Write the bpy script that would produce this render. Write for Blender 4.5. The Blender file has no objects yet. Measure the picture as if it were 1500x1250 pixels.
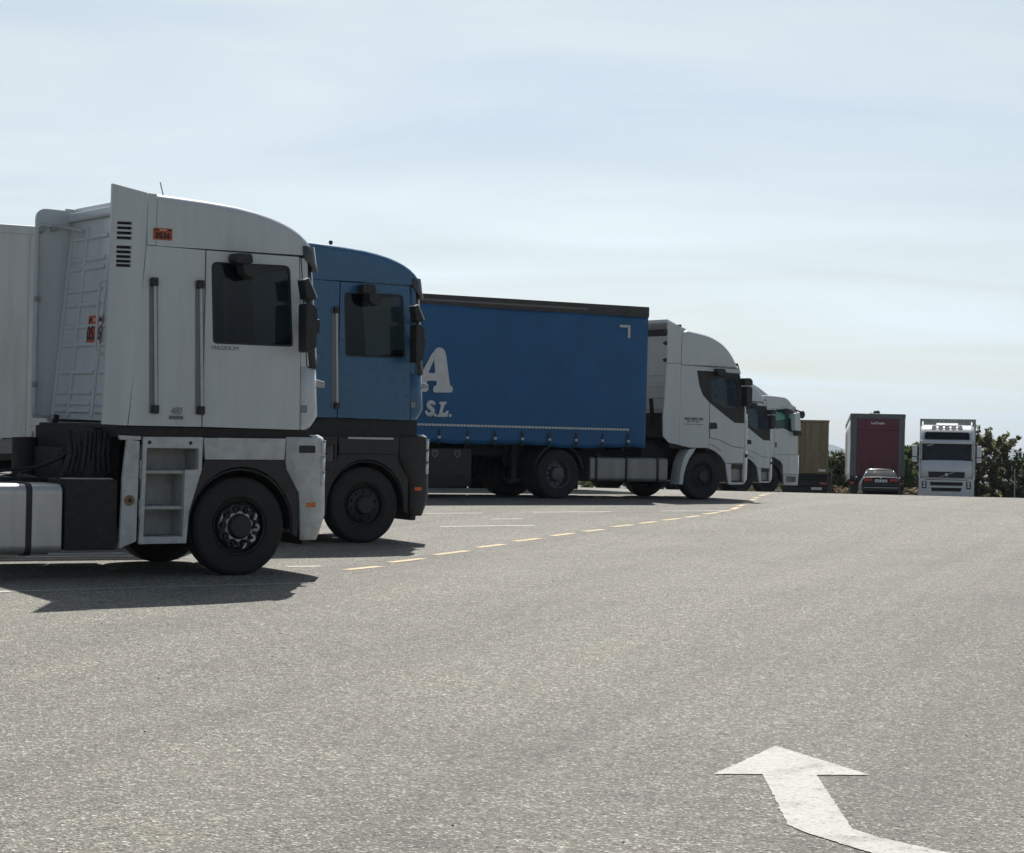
import bpy, bmesh, math, random
from mathutils import Vector, Matrix, geometry
from bisect import bisect_right

sc = bpy.context.scene
col = sc.collection
R = math.radians
rnd = random.Random(7)

# ------------------------------------------------------------------ camera
PITCH = math.atan((714. - 625.) / 3250.)
ROLL = 0.014
fw = Vector((0, math.cos(PITCH), math.sin(PITCH)))
up0 = Vector((0, -math.sin(PITCH), math.cos(PITCH)))
rt0 = Vector((1, 0, 0))
rt = rt0 * math.cos(ROLL) + up0 * math.sin(ROLL)
up = up0 * math.cos(ROLL) - rt0 * math.sin(ROLL)
cam_d = bpy.data.cameras.new('camera')
cam_d.sensor_width = 36.0
cam_d.lens = 36.0 * 3250. / 1500.
cam_d.clip_start = 0.1
cam_d.clip_end = 20000
cam = bpy.data.objects.new('camera', cam_d)
col.objects.link(cam)
cam.matrix_world = Matrix(((rt.x, up.x, -fw.x, 0), (rt.y, up.y, -fw.y, 0), (rt.z, up.z, -fw.z, 0), (0, 0, 0, 1)))
sc.camera = cam

# ------------------------------------------------------------------ sky, sun, exposure
SUN_EL, SUN_AZ = 51.0, 0.0          # azimuth measured from +Y (the view direction) towards +X
world = bpy.data.worlds.new('World')
sc.world = world
world.use_nodes = True
wt = world.node_tree
wt.nodes.clear()
w_out = wt.nodes.new('ShaderNodeOutputWorld')
w_bg = wt.nodes.new('ShaderNodeBackground')
sky = wt.nodes.new('ShaderNodeTexSky')
sky.sky_type = 'NISHITA'
sky.sun_disc = False
sky.sun_elevation = R(SUN_EL)
sky.sun_rotation = R(SUN_AZ)
sky.altitude = 50
sky.air_density = 1.0
sky.dust_density = 1.6
sky.ozone_density = 1.0
w_bg.inputs['Strength'].default_value = 0.0755
# thin high cloud, mapped on a plane far above so that it keeps its place in the sky
tc = wt.nodes.new('ShaderNodeTexCoord')
sep = wt.nodes.new('ShaderNodeSeparateXYZ')
wt.links.new(tc.outputs['Generated'], sep.inputs[0])
zmax = wt.nodes.new('ShaderNodeMath'); zmax.operation = 'MAXIMUM'; zmax.inputs[1].default_value = 0.0
wt.links.new(sep.outputs['Z'], zmax.inputs[0])
zadd = wt.nodes.new('ShaderNodeMath'); zadd.operation = 'ADD'; zadd.inputs[1].default_value = 0.12
wt.links.new(zmax.outputs[0], zadd.inputs[0])
dx = wt.nodes.new('ShaderNodeMath'); dx.operation = 'DIVIDE'
dy = wt.nodes.new('ShaderNodeMath'); dy.operation = 'DIVIDE'
for n_, s_ in ((dx, 'X'), (dy, 'Y')):
    wt.links.new(sep.outputs[s_], n_.inputs[0]); wt.links.new(zadd.outputs[0], n_.inputs[1])
cmb = wt.nodes.new('ShaderNodeCombineXYZ')
wt.links.new(dx.outputs[0], cmb.inputs['X']); wt.links.new(dy.outputs[0], cmb.inputs['Y'])
mp = wt.nodes.new('ShaderNodeMapping')
mp.inputs['Rotation'].default_value = (0, 0, R(17))
mp.inputs['Scale'].default_value = (0.55, 1.25, 1)
mp.inputs['Location'].default_value = (0.3, 0.4, 0)
wt.links.new(cmb.outputs[0], mp.inputs['Vector'])
cn = wt.nodes.new('ShaderNodeTexNoise')
cn.inputs['Scale'].default_value = 1.5; cn.inputs['Detail'].default_value = 7
cn.inputs['Roughness'].default_value = 0.52; cn.inputs['Distortion'].default_value = 0.5
wt.links.new(mp.outputs[0], cn.inputs['Vector'])
cr = wt.nodes.new('ShaderNodeMapRange')
cr.inputs['From Min'].default_value = 0.33; cr.inputs['From Max'].default_value = 0.68
cr.inputs['To Min'].default_value = 0.12; cr.inputs['To Max'].default_value = 1.0
wt.links.new(cn.outputs[0], cr.inputs['Value'])
hsv = wt.nodes.new('ShaderNodeHueSaturation')
hsv.inputs['Saturation'].default_value = 1.06
wt.links.new(sky.outputs[0], hsv.inputs['Color'])
cm = wt.nodes.new('ShaderNodeMix'); cm.data_type = 'RGBA'
bw_ = wt.nodes.new('ShaderNodeRGBToBW'); wt.links.new(sky.outputs[0], bw_.inputs[0])
veil = wt.nodes.new('ShaderNodeMix'); veil.data_type = 'RGBA'; veil.blend_type = 'MULTIPLY'; veil.inputs[0].default_value = 1
veil.inputs[7].default_value = (1.10, 1.235, 1.27, 1)
wt.links.new(bw_.outputs[0], veil.inputs[6]); wt.links.new(veil.outputs[2], cm.inputs[7])
wt.links.new(cr.outputs[0], cm.inputs[0]); wt.links.new(hsv.outputs[0], cm.inputs[6])
wt.links.new(cm.outputs[2], w_bg.inputs['Color'])
wt.links.new(w_bg.outputs[0], w_out.inputs['Surface'])

sd = bpy.data.lights.new('sun', 'SUN')
sd.energy = 5.0
sd.angle = R(0.55)
sd.color = (1.0, 0.955, 0.885)
sun = bpy.data.objects.new('sun', sd)
col.objects.link(sun)
sdir = Vector((math.sin(R(SUN_AZ)) * math.cos(R(SUN_EL)), math.cos(R(SUN_AZ)) * math.cos(R(SUN_EL)), math.sin(R(SUN_EL))))
sun.rotation_euler = sdir.to_track_quat('Z', 'Y').to_euler()
sun.location = sdir * 60

vs = sc.view_settings
vs.view_transform = 'Standard'; vs.look = 'None'; vs.gamma = 1; vs.use_curve_mapping = False
vs.exposure = 0.30
try:
    sc.cycles.max_bounces = 8; sc.cycles.transparent_max_bounces = 12
    sc.cycles.volume_bounces = 0; sc.cycles.use_denoising = True
except Exception:
    pass

# ------------------------------------------------------------------ terrain function (eye level is z = 0)
PY = [-20, 0, 6, 12, 23.2, 30.9, 39.7, 48.2, 57.8, 66.2, 75.8, 86.7, 104.7, 132, 190, 480, 4000]
PZ = [-2.0, -1.78, -1.66, -1.5, -1.01, -.80, -.46, -.19, .0, .045, -.02, -.03, -.24, -.45, -1.3, -3, -6]
def _slopes():
    h = [PY[i+1]-PY[i] for i in range(len(PY)-1)]
    d = [(PZ[i+1]-PZ[i])/h[i] for i in range(len(h))]
    m = [0.0]*len(PY)
    for i in range(1, len(PY)-1):
        if d[i-1]*d[i] > 0:
            w1, w2 = 2*h[i]+h[i-1], h[i]+2*h[i-1]
            m[i] = (w1+w2)/(w1/d[i-1]+w2/d[i])
    m[0], m[-1] = d[0], d[-1]
    return h, m
_H, _M = _slopes()
def ter(X, Y):
    Yc = min(max(Y, PY[0]), PY[-1])
    i = min(max(bisect_right(PY, Yc)-1, 0), len(PY)-2)
    t = (Yc-PY[i])/_H[i]
    z = (2*t**3-3*t*t+1)*PZ[i]+(t**3-2*t*t+t)*_H[i]*_M[i]+(-2*t**3+3*t*t)*PZ[i+1]+(t**3-t*t)*_H[i]*_M[i+1]
    return z - .010*max(-60, min(60, X))

# ------------------------------------------------------------------ materials
MATS = {}
def nodes_of(name):
    m = bpy.data.materials.new(name); m.use_nodes = True
    t = m.node_tree
    b = t.nodes['Principled BSDF']
    return m, t, b
def N(t, typ, **kw):
    n = t.nodes.new(typ)
    for k, v in kw.items():
        if k in n.inputs: n.inputs[k].default_value = v
        else: setattr(n, k, v)
    return n
def ramp(t, stops, fac):
    r = t.nodes.new('ShaderNodeValToRGB')
    e = r.color_ramp.elements
    while len(e) > 1: e.remove(e[-1])
    e[0].position = stops[0][0]; e[0].color = (*stops[0][1], 1)
    for p, c in stops[1:]:
        x = e.new(p); x.color = (*c, 1)
    t.links.new(fac, r.inputs[0])
    return r
def mixc(t, fac, a, b, mode='MIX'):
    m = t.nodes.new('ShaderNodeMix'); m.data_type = 'RGBA'; m.blend_type = mode
    for i, v in ((0, fac), (6, a), (7, b)):
        if hasattr(v, 'links') or hasattr(v, 'is_linked'): t.links.new(v, m.inputs[i])
        elif isinstance(v, tuple): m.inputs[i].default_value = (*v, 1) if len(v) == 3 else v
        else: m.inputs[i].default_value = v
    return m.outputs[2]
def surf(name, c, rough=.5, metal=0., coat=0., dirt=.0, dirtc=(.10, .085, .065), vary=.08, scale=3., bump=0., bscale=40., streak=False, spec=.5):
    if name in MATS: return MATS[name]
    m, t, b = nodes_of(name)
    co = N(t, 'ShaderNodeTexCoord')
    n1 = N(t, 'ShaderNodeTexNoise', Scale=scale, Detail=6., Roughness=.6)
    src = co.outputs['Object']
    if streak:
        mpn = N(t, 'ShaderNodeMapping'); mpn.inputs['Scale'].default_value = (1., 1., .14)
        t.links.new(src, mpn.inputs[0]); t.links.new(mpn.outputs[0], n1.inputs['Vector'])
    else:
        t.links.new(src, n1.inputs['Vector'])
    lo = tuple(max(0, x*(1-vary)) for x in c); hi = tuple(min(1, x*(1+vary)) for x in c)
    rp = ramp(t, [(.3, lo), (.7, hi)], n1.outputs[0])
    out = rp.outputs[0]
    if dirt > 0:
        n2 = N(t, 'ShaderNodeTexNoise', Scale=scale*2.3, Detail=8., Roughness=.68)
        t.links.new(mpn.outputs[0] if streak else src, n2.inputs['Vector'])
        mr = N(t, 'ShaderNodeMapRange'); mr.inputs['From Min'].default_value = .42; mr.inputs['From Max'].default_value = .78
        mr.inputs['To Max'].default_value = dirt
        t.links.new(n2.outputs[0], mr.inputs[0])
        out = mixc(t, mr.outputs[0], out, dirtc)
    t.links.new(out, b.inputs['Base Color'])
    n3 = N(t, 'ShaderNodeTexNoise', Scale=scale*4, Detail=4.)
    t.links.new(src, n3.inputs['Vector'])
    rr = N(t, 'ShaderNodeMapRange'); rr.inputs['To Min'].default_value = max(.03, rough-.08); rr.inputs['To Max'].default_value = min(1, rough+.1)
    t.links.new(n3.outputs[0], rr.inputs[0]); t.links.new(rr.outputs[0], b.inputs['Roughness'])
    b.inputs['Metallic'].default_value = metal
    b.inputs['Coat Weight'].default_value = coat
    b.inputs['Coat Roughness'].default_value = .08
    b.inputs['Specular IOR Level'].default_value = spec
    if bump > 0:
        nb = N(t, 'ShaderNodeTexNoise', Scale=bscale, Detail=5.)
        t.links.new(src, nb.inputs['Vector'])
        bp = N(t, 'ShaderNodeBump', Strength=bump, Distance=.02)
        t.links.new(nb.outputs[0], bp.inputs['Height']); t.links.new(bp.outputs[0], b.inputs['Normal'])
    MATS[name] = m
    return m
def glass(name, tint=(.37, .43, .47), refl=.9):
    if name in MATS: return MATS[name]
    m, t, b = nodes_of(name)
    t.nodes.remove(b)
    o = t.nodes['Material Output']
    tr = N(t, 'ShaderNodeBsdfTransparent'); tr.inputs[0].default_value = (*tint, 1)
    gl = N(t, 'ShaderNodeBsdfGlossy', Roughness=.03); gl.inputs[0].default_value = (refl, refl, refl, 1)
    fr = N(t, 'ShaderNodeFresnel', IOR=1.5)
    mx = N(t, 'ShaderNodeMixShader')
    t.links.new(fr.outputs[0], mx.inputs[0]); t.links.new(tr.outputs[0], mx.inputs[1]); t.links.new(gl.outputs[0], mx.inputs[2])
    t.links.new(mx.outputs[0], o.inputs[0])
    MATS[name] = m
    return m
white = surf('white_paint', (.585, .62, .645), .32, coat=.35, dirt=.22, vary=.03, scale=1.6, streak=True)
white2 = surf('white_paint_clean', (.575, .605, .63), .3, coat=.4, dirt=.12, vary=.03, scale=1.4, streak=True)
lowwhite = surf('white_paint_road_dirt', (.56, .575, .58), .45, coat=.1, dirt=.45, vary=.06, scale=3.)
blue = surf('blue_paint', (.026, .118, .245), .28, coat=.5, dirt=.05, dirtc=(.12, .14, .17), vary=.06, scale=1.5, streak=True)
darkpl = surf('black_plastic', (.022, .022, .024), .55, dirt=.3, dirtc=(.06, .055, .05), vary=.2)
darkbody = surf('dark_grey_bodywork', (.022, .021, .024), .5, dirt=.35, dirtc=(.05, .045, .04), vary=.15, scale=5)
chassis = surf('chassis_black', (.018, .018, .019), .7, dirt=.6, dirtc=(.05, .045, .038), vary=.3, scale=8)
rubber = surf('tyre_rubber', (.021, .021, .022), .82, dirt=.4, dirtc=(.05, .046, .04), vary=.2, scale=9, bump=.15, bscale=60)
rimdark = surf('rim_dark', (.016, .016, .018), .55, dirt=.5, dirtc=(.06, .055, .05), scale=12)
rimgrey = surf('rim_grey', (.11, .115, .12), .5, metal=.3, dirt=.5, dirtc=(.04, .035, .03), scale=10)
wornsilver = surf('worn_silver_guard', (.58, .60, .62), .5, metal=.1, dirt=.95, dirtc=(.02, .02, .02), vary=.3, scale=13)
alu = surf('brushed_aluminium', (.55, .55, .54), .38, metal=.75, dirt=.25, dirtc=(.16, .15, .13), vary=.08, scale=4, streak=True)
alud = surf('dull_aluminium', (.27, .275, .28), .45, metal=.7, dirt=.4, dirtc=(.09, .085, .08), vary=.1, scale=4, streak=True)
steel = surf('galvanised_steel', (.38, .39, .40), .45, metal=.6, dirt=.3, vary=.12, scale=8)
railm = surf('light_grey_rail', (.56, .57, .58), .4, dirt=.2, vary=.05, scale=6)
greyin = surf('grey_moulding', (.42, .43, .43), .5, dirt=.4, vary=.08, scale=5)
recessg = surf('rail_recess_grey', (.23, .24, .25), .5, dirt=.2, vary=.05)
orange = surf('orange_sticker', (.50, .10, .045), .45, dirt=.2, vary=.08, scale=20)
inkm = surf('black_print', (.018, .018, .02), .5, vary=.1)
greyprint = surf('grey_print', (.17, .17, .18), .5, vary=.1)
amber = surf('amber_reflector', (.66, .13, .02), .25, coat=.5, vary=.05)
redlens = surf('red_lens', (.32, .012, .012), .2, coat=.6, vary=.08)
lampg = surf('lamp_lens', (.62, .64, .66), .15, coat=.8, vary=.08, spec=.8)
plate_w = surf('number_plate_white', (.70, .71, .70), .4, dirt=.25, vary=.04)
brass = surf('tarnished_brass', (.25, .17, .07), .45, metal=.5, dirt=.5, vary=.2, scale=30)
cabtrim = surf('cab_interior_trim', (.055, .057, .06), .8, vary=.15)
curtainm = surf('cab_curtain', (.13, .16, .20), .9, vary=.15, scale=6)
seatm = surf('seat_fabric', (.08, .085, .10), .9, vary=.2)
tarp = surf('blue_tarpaulin', (.018, .108, .262), .45, dirt=.22, dirtc=(.05, .085, .13), vary=.12, scale=1.1, bump=.5, bscale=2.2, spec=.35)
tarpprint = surf('white_tarpaulin_print', (.62, .63, .64), .5, dirt=.2, vary=.05)
toprail = surf('trailer_top_rail', (.040, .037, .038), .6, dirt=.5, dirtc=(.10, .09, .08), vary=.2)
boxwhite = surf('trailer_white_panel', (.53, .555, .555), .5, dirt=.45, dirtc=(.24, .22, .18), vary=.05, scale=1.6, streak=True)
framegrey = surf('trailer_frame_grey', (.20, .215, .23), .5, dirt=.4, vary=.1, scale=3)
claret = surf('claret_tarpaulin', (.125, .019, .033), .5, dirt=.3, dirtc=(.05, .03, .03), vary=.1, scale=1.2)
contyel = surf('faded_yellow_steel', (.215, .175, .092), .6, dirt=.55, dirtc=(.09, .07, .045), vary=.12, scale=2., streak=True)
carpaint = surf('dark_blue_car_paint', (.006, .007, .010), .34, coat=.12, vary=.1, spec=.3)
darkvisor = surf('smoked_visor', (.055, .055, .062), .3, coat=.4, vary=.1)
green_dark = surf('olive_visor', (.05, .055, .04), .4, vary=.2)
cabglass = glass('tinted_cab_glass')
paleglass = glass('green_tinted_glass', (.55, .74, .72))
mirrorglass = surf('mirror_face', (.5, .52, .54), .05, metal=1., vary=.02)
gpaint = None

# ------------------------------------------------------------------ mesh builder
AX = {'y': lambda u, v, t: (u, t, v), 'x': lambda u, v, t: (t, u, v), 'z': lambda u, v, t: (u, v, t)}
def rounded(p, r, n=4):
    out = []
    L = len(p)
    for i in range(L):
        a, b, c = Vector(p[i-1]), Vector(p[i]), Vector(p[(i+1) % L])
        rr = r[i] if isinstance(r, (list, tuple)) else r
        e1, e2 = (a-b), (c-b)
        k = min(rr, e1.length*.45, e2.length*.45)
        if k < 1e-4: out.append(tuple(b)); continue
        p1, p2 = b+e1.normalized()*k, b+e2.normalized()*k
        for j in range(n+1):
            t = j/n
            q = p1*(1-t)**2+b*2*t*(1-t)+p2*t*t
            out.append(tuple(q))
    return out
def rect(x0, x1, y0, y1): return [(x0, y0), (x1, y0), (x1, y1), (x0, y1)]
class MB:
    def __init__(s): s.bm = bmesh.new()
    def face(s, pts):
        return s.bm.faces.new([s.bm.verts.new(p) for p in pts])
    def prism(s, outer, t0, t1, ax='y', holes=()):
        f = AX[ax]
        loops = [list(outer)]+[list(h) for h in holes]
        V0 = [[s.bm.verts.new(f(u, v, t0)) for u, v in lp] for lp in loops]
        V1 = [[s.bm.verts.new(f(u, v, t1)) for u, v in lp] for lp in loops]
        for A, B in zip(V0, V1):
            n = len(A)
            for i in range(n):
                s.bm.faces.new((A[i], A[(i+1) % n], B[(i+1) % n], B[i]))
        if not holes:
            s.bm.faces.new(V0[0]); s.bm.faces.new(list(reversed(V1[0])))
        else:
            tri = geometry.tessellate_polygon([[Vector((u, v, 0)) for u, v in lp] for lp in loops])
            F0 = [v for lp in V0 for v in lp]; F1 = [v for lp in V1 for v in lp]
            for a, b, c in tri:
                for F in (F0, F1):
                    try: s.bm.faces.new((F[a], F[b], F[c]))
                    except ValueError: pass
        return s
    def box(s, x0, x1, y0, y1, z0, z1):
        return s.prism(rect(x0, x1, z0, z1), y0, y1)
    def loft(s, rows, caps=False, closed=False):
        V = [[s.bm.verts.new(p) for p in r] for r in rows]
        n = len(rows[0])
        for a, b in zip(V, V[1:]):
            for i in range(n if closed else n-1):
                s.bm.faces.new((a[i], a[(i+1) % n], b[(i+1) % n], b[i]))
        if caps:
            s.bm.faces.new(V[0]); s.bm.faces.new(list(reversed(V[-1])))
        return s
    def cyl(s, p0, p1, r0, r1=None, n=12, caps=True):
        p0, p1 = Vector(p0), Vector(p1)
        r1 = r0 if r1 is None else r1
        d = (p1-p0).normalized()
        a = d.orthogonal().normalized(); b = d.cross(a)
        rows = [[p+(a*math.cos(2*math.pi*i/n)+b*math.sin(2*math.pi*i/n))*r for i in range(n)] for p, r in ((p0, r0), (p1, r1))]
        return s.loft(rows, caps, True)
    def tube(s, path, r, n=8):
        P = [Vector(p) for p in path]
        rows = []
        a = None
        for i, p in enumerate(P):
            d = (P[min(i+1, len(P)-1)]-P[max(i-1, 0)]).normalized()
            if a is None: a = d.orthogonal().normalized()
            a = (a-d*a.dot(d)).normalized(); b = d.cross(a)
            rows.append([p+(a*math.cos(2*math.pi*k/n)+b*math.sin(2*math.pi*k/n))*r for k in range(n)])
        return s.loft(rows, True, True)
    def lathe(s, prof, c=(0, 0, 0), n=40, a0=0., a1=2*math.pi):
        # profile of (radius, y) turned about the y axis
        full = abs(a1-a0-2*math.pi) < 1e-6
        rows = []
        for i in range(n if full else n+1):
            t = a0+(a1-a0)*i/n
            rows.append([(c[0]+r*math.cos(t), c[1]+y, c[2]+r*math.sin(t)) for r, y in prof])
        if full: rows.append(rows[0])
        s.loft(rows)
        bmesh.ops.remove_doubles(s.bm, verts=s.bm.verts, dist=1e-5)
        return s
    def ball(s, c, r, sx=1, sy=1, sz=1, u=10, v=7):
        bmesh.ops.create_uvsphere(s.bm, u_segments=u, v_segments=v, radius=r, matrix=Matrix.Translation(c) @ Matrix.Diagonal((sx, sy, sz, 1)))
        return s
    def build(s, name, mat, parent=None, bevel=0., seg=2, ang=30., smooth=35., solid=0., rim_only=None, fix=True, weld=True, stuff=False):
        bm = s.bm
        if weld: bmesh.ops.remove_doubles(bm, verts=bm.verts, dist=1e-5)
        if fix: bmesh.ops.recalc_face_normals(bm, faces=bm.faces)
        if bevel > 0:
            es = [e for e in bm.edges if len(e.link_faces) == 2 and e.calc_face_angle(0) > R(ang)]
            if rim_only: es = [e for e in es if rim_only(e)]
            if es: bmesh.ops.bevel(bm, geom=es, offset=bevel, offset_type='OFFSET', segments=seg, profile=.5, affect='EDGES', clamp_overlap=True)
        me = bpy.data.meshes.new(name)
        bm.to_mesh(me); bm.free()
        if smooth > 0:
            me.polygons.foreach_set('use_smooth', [True]*len(me.polygons))
            me.set_sharp_from_angle(angle=R(smooth))
        o = bpy.data.objects.new(name, me)
        me.materials.append(mat)
        col.objects.link(o)
        if parent is not None: o.parent = parent
        if stuff: o['kind'] = 'stuff'
        if solid:
            md = o.modifiers.new('thick', 'SOLIDIFY'); md.thickness = abs(solid); md.offset = -1 if solid > 0 else 1
        if bevel > 0:
            md = o.modifiers.new('wn', 'WEIGHTED_NORMAL'); md.keep_sharp = True
        return o
def plate(name, outer, y0, y1, mat, parent, holes=(), bevel=.006, ax='y', seg=2):
    return MB().prism(outer, y0, y1, ax, holes).build(name, mat, parent, bevel=bevel, seg=seg)
def bx(name, b, mat, parent, bevel=.006, seg=2):
    return MB().box(*b).build(name, mat, parent, bevel=bevel, seg=seg)
def tag(o, label=None, cat=None, group=None, kind=None):
    for k, v in (('label', label), ('category', cat), ('group', group), ('kind', kind)):
        if v: o[k] = v
    return o
def thing(name, label, cat, X, Y, ang, group=None, z=None, lift=0., level=False):
    """An Empty standing on the ground at X,Y; its x axis heads along ang, its z axis follows the slope."""
    e = .6
    n = Vector((-(ter(X+e, Y)-ter(X-e, Y))/(2*e), -(ter(X, Y+e)-ter(X, Y-e))/(2*e), 1.)).normalized()
    if level: n = Vector((0, 0, 1))
    u = Vector((math.cos(R(ang)), math.sin(R(ang)), 0)); u = (u-n*u.dot(n)).normalized()
    w = n.cross(u)
    o = bpy.data.objects.new(name, None)
    col.objects.link(o)
    zz = ter(X, Y) if z is None else z
    o.matrix_world = Matrix(((u.x, w.x, n.x, X), (u.y, w.y, n.y, Y), (u.z, w.z, n.z, zz+lift), (0, 0, 0, 1)))
    o.empty_display_size = .5
    return tag(o, label, cat, group)
def text(name, s, size, mat, parent, origin, ux, uy, shear=0., bold=0., align='CENTER', depth=.002, sx=1.):
    cu = bpy.data.curves.new(name, 'FONT')
    cu.body = s; cu.size = size; cu.shear = shear; cu.offset = bold; cu.align_x = align; cu.align_y = 'CENTER'
    cu.extrude = depth; cu.resolution_u = 3
    t = bpy.data.objects.new(name, cu)
    me = bpy.data.meshes.new_from_object(t)
    bpy.data.objects.remove(t); bpy.data.curves.remove(cu)
    ux, uy = Vector(ux).normalized(), Vector(uy).normalized(); uz = ux.cross(uy)
    o0 = Vector(origin)
    M = Matrix(((ux.x*sx, uy.x, uz.x, o0.x), (ux.y*sx, uy.y, uz.y, o0.y), (ux.z*sx, uy.z, uz.z, o0.z), (0, 0, 0, 1)))
    me.transform(M)
    me.materials.clear(); me.materials.append(mat)
    o = bpy.data.objects.new(name, me); col.objects.link(o); o.parent = parent
    return o
def copy_part(o, parent, M):
    """A copy of a part and of its sub-parts that shares their meshes."""
    c = o.copy(); col.objects.link(c); c.parent = parent; c.matrix_basis = M
    for ch in o.children:
        d = ch.copy(); col.objects.link(d); d.parent = c; d.matrix_basis = ch.matrix_basis.copy()
    return c

# ------------------------------------------------------------------ ground
def asphalt_mat():
    m, t, b = nodes_of('worn_asphalt')
    L = t.links.new
    co = N(t, 'ShaderNodeTexCoord').outputs['Object']
    v1 = N(t, 'ShaderNodeTexVoronoi', Scale=78.); L(co, v1.inputs['Vector'])
    sepc = N(t, 'ShaderNodeSeparateColor'); L(v1.outputs['Color'], sepc.inputs[0])
    r1 = ramp(t, [(0, (.045, .043, .037)), (.2, (.128, .121, .102)), (.55, (.184, .175, .148)), (.86, (.240, .229, .194)), (.95, (.46, .445, .395)), (1, (.68, .66, .60))], sepc.outputs[0])
    n2 = N(t, 'ShaderNodeTexNoise', Scale=14., Detail=10., Roughness=.80); L(co, n2.inputs['Vector'])
    r2 = ramp(t, [(.34, (.16, .16, .16)), (.43, (.84, .84, .84)), (.56, (1.07, 1.07, 1.06)), (.67, (1.7, 1.69, 1.64))], n2.outputs[0])
    c1 = mixc(t, 1., r1.outputs[0], r2.outputs[0], 'MULTIPLY')
    # patches, and wheel paths that follow the lane
    mpn = N(t, 'ShaderNodeMapping'); mpn.inputs['Rotation'].default_value = (0, 0, R(-69)); mpn.inputs['Scale'].default_value = (.05, .62, 1)
    mpn.vector_type = 'TEXTURE'
    mpn.inputs['Rotation'].default_value = (0, 0, R(72)); mpn.inputs['Scale'].default_value = (34., .75, 1)
    L(co, mpn.inputs[0])
    n3 = N(t, 'ShaderNodeTexNoise', Scale=1., Detail=5., Roughness=.55); L(mpn.outputs[0], n3.inputs['Vector'])
    r3 = ramp(t, [(.3, (.80, .797, .80)), (.5, (1, 1, 1)), (.7, (1.10, 1.095, 1.085))], n3.outputs[0])
    c2 = mixc(t, 1., c1, r3.outputs[0], 'MULTIPLY')
    n4 = N(t, 'ShaderNodeTexNoise', Scale=.42, Detail=6., Roughness=.6, Distortion=.6); L(co, n4.inputs['Vector'])
    r4 = ramp(t, [(.30, (.84, .83, .845)), (.5, (1, 1, 1)), (.68, (1.09, 1.08, 1.06))], n4.outputs[0])
    c3 = mixc(t, 1., c2, r4.outputs[0], 'MULTIPLY')
    n5 = N(t, 'ShaderNodeTexNoise', Scale=1.7, Detail=3.); L(co, n5.inputs['Vector'])
    r5 = ramp(t, [(.35, (.997, 1., 1.004)), (.65, (1.006, 1., .996))], n5.outputs[0])
    c4 = mixc(t, 1., c3, r5.outputs[0], 'MULTIPLY')
    # a few oil drips
    v6 = N(t, 'ShaderNodeTexVoronoi', Scale=.45); L(co, v6.inputs['Vector'])
    n6 = N(t, 'ShaderNodeTexNoise', Scale=9., Detail=4.); L(co, n6.inputs['Vector'])
    ad = N(t, 'ShaderNodeMath', operation='MULTIPLY_ADD'); ad.inputs[1].default_value = .12; L(n6.outputs[0], ad.inputs[0]); L(v6.outputs['Distance'], ad.inputs[2])
    r6 = ramp(t, [(.09, (.62, .62, .64)), (.17, (1, 1, 1))], ad.outputs[0])
    c5 = mixc(t, .8, c4, r6.outputs[0], 'MULTIPLY')
    L(c5, b.inputs['Base Color'])
    b.inputs['Roughness'].default_value = .74
    b.inputs['Specular IOR Level'].default_value = .5
    bp = N(t, 'ShaderNodeBump', Strength=1., Distance=.014)
    sm = N(t, 'ShaderNodeMath', operation='MULTIPLY_ADD'); sm.inputs[1].default_value = .7; L(n2.outputs[0], sm.inputs[0]); L(v1.outputs['Distance'], sm.inputs[2])
    L(sm.outputs[0], bp.inputs['Height']); L(bp.outputs[0], b.inputs['Normal'])
    return m
asphalt_m = asphalt_mat()
def marking_mat(name, c, wear=.5):
    m, t, b = nodes_of(name)
    L = t.links.new
    o = t.nodes['Material Output']
    co = N(t, 'ShaderNodeTexCoord').outputs['Object']
    n1 = N(t, 'ShaderNodeTexNoise', Scale=34., Detail=10., Roughness=.78); L(co, n1.inputs['Vector'])
    n2 = N(t, 'ShaderNodeTexNoise', Scale=5., Detail=4.); L(co, n2.inputs['Vector'])
    r0 = ramp(t, [(.3, tuple(x*.72 for x in c)), (.5, c), (.7, tuple(min(1, x*1.05) for x in c))], n2.outputs[0])
    r1 = ramp(t, [(.36, (.40, .39, .36)), (.47, (.92, .92, .91)), (.60, (1.06, 1.06, 1.05))], n1.outputs[0])
    L(mixc(t, 1., r0.outputs[0], r1.outputs[0], 'MULTIPLY'), b.inputs['Base Color'])
    b.inputs['Roughness'].default_value = .75
    tr = N(t, 'ShaderNodeBsdfTransparent')
    ad = N(t, 'ShaderNodeMath', operation='MULTIPLY_ADD'); ad.inputs[1].default_value = .35; L(n2.outputs[0], ad.inputs[0]); L(n1.outputs[0], ad.inputs[2])
    mr = N(t, 'ShaderNodeMapRange'); mr.inputs['From Min'].default_value = .36+.24*wear; mr.inputs['From Max'].default_value = .42+.24*wear
    L(ad.outputs[0], mr.inputs[0])
    mx = N(t, 'ShaderNodeMixShader'); L(mr.outputs[0], mx.inputs[0]); L(tr.outputs[0], mx.inputs[1]); L(b.outputs[0], mx.inputs[2])
    L(mx.outputs[0], o.inputs[0])
    bp = N(t, 'ShaderNodeBump', Strength=.4, Distance=.004); L(n1.outputs[0], bp.inputs['Height']); L(bp.outputs[0], b.inputs['Normal'])
    return m
mark_white = marking_mat('worn_white_road_paint', (.415, .41, .38), .52)
mark_yellow = marking_mat('worn_cream_road_paint', (.56, .435, .25), .40)
mark_bay = marking_mat('worn_white_bay_paint', (.56, .55, .51), .38)
mark_faint = marking_mat('faint_white_road_paint', (.36, .355, .325), .70)

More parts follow.
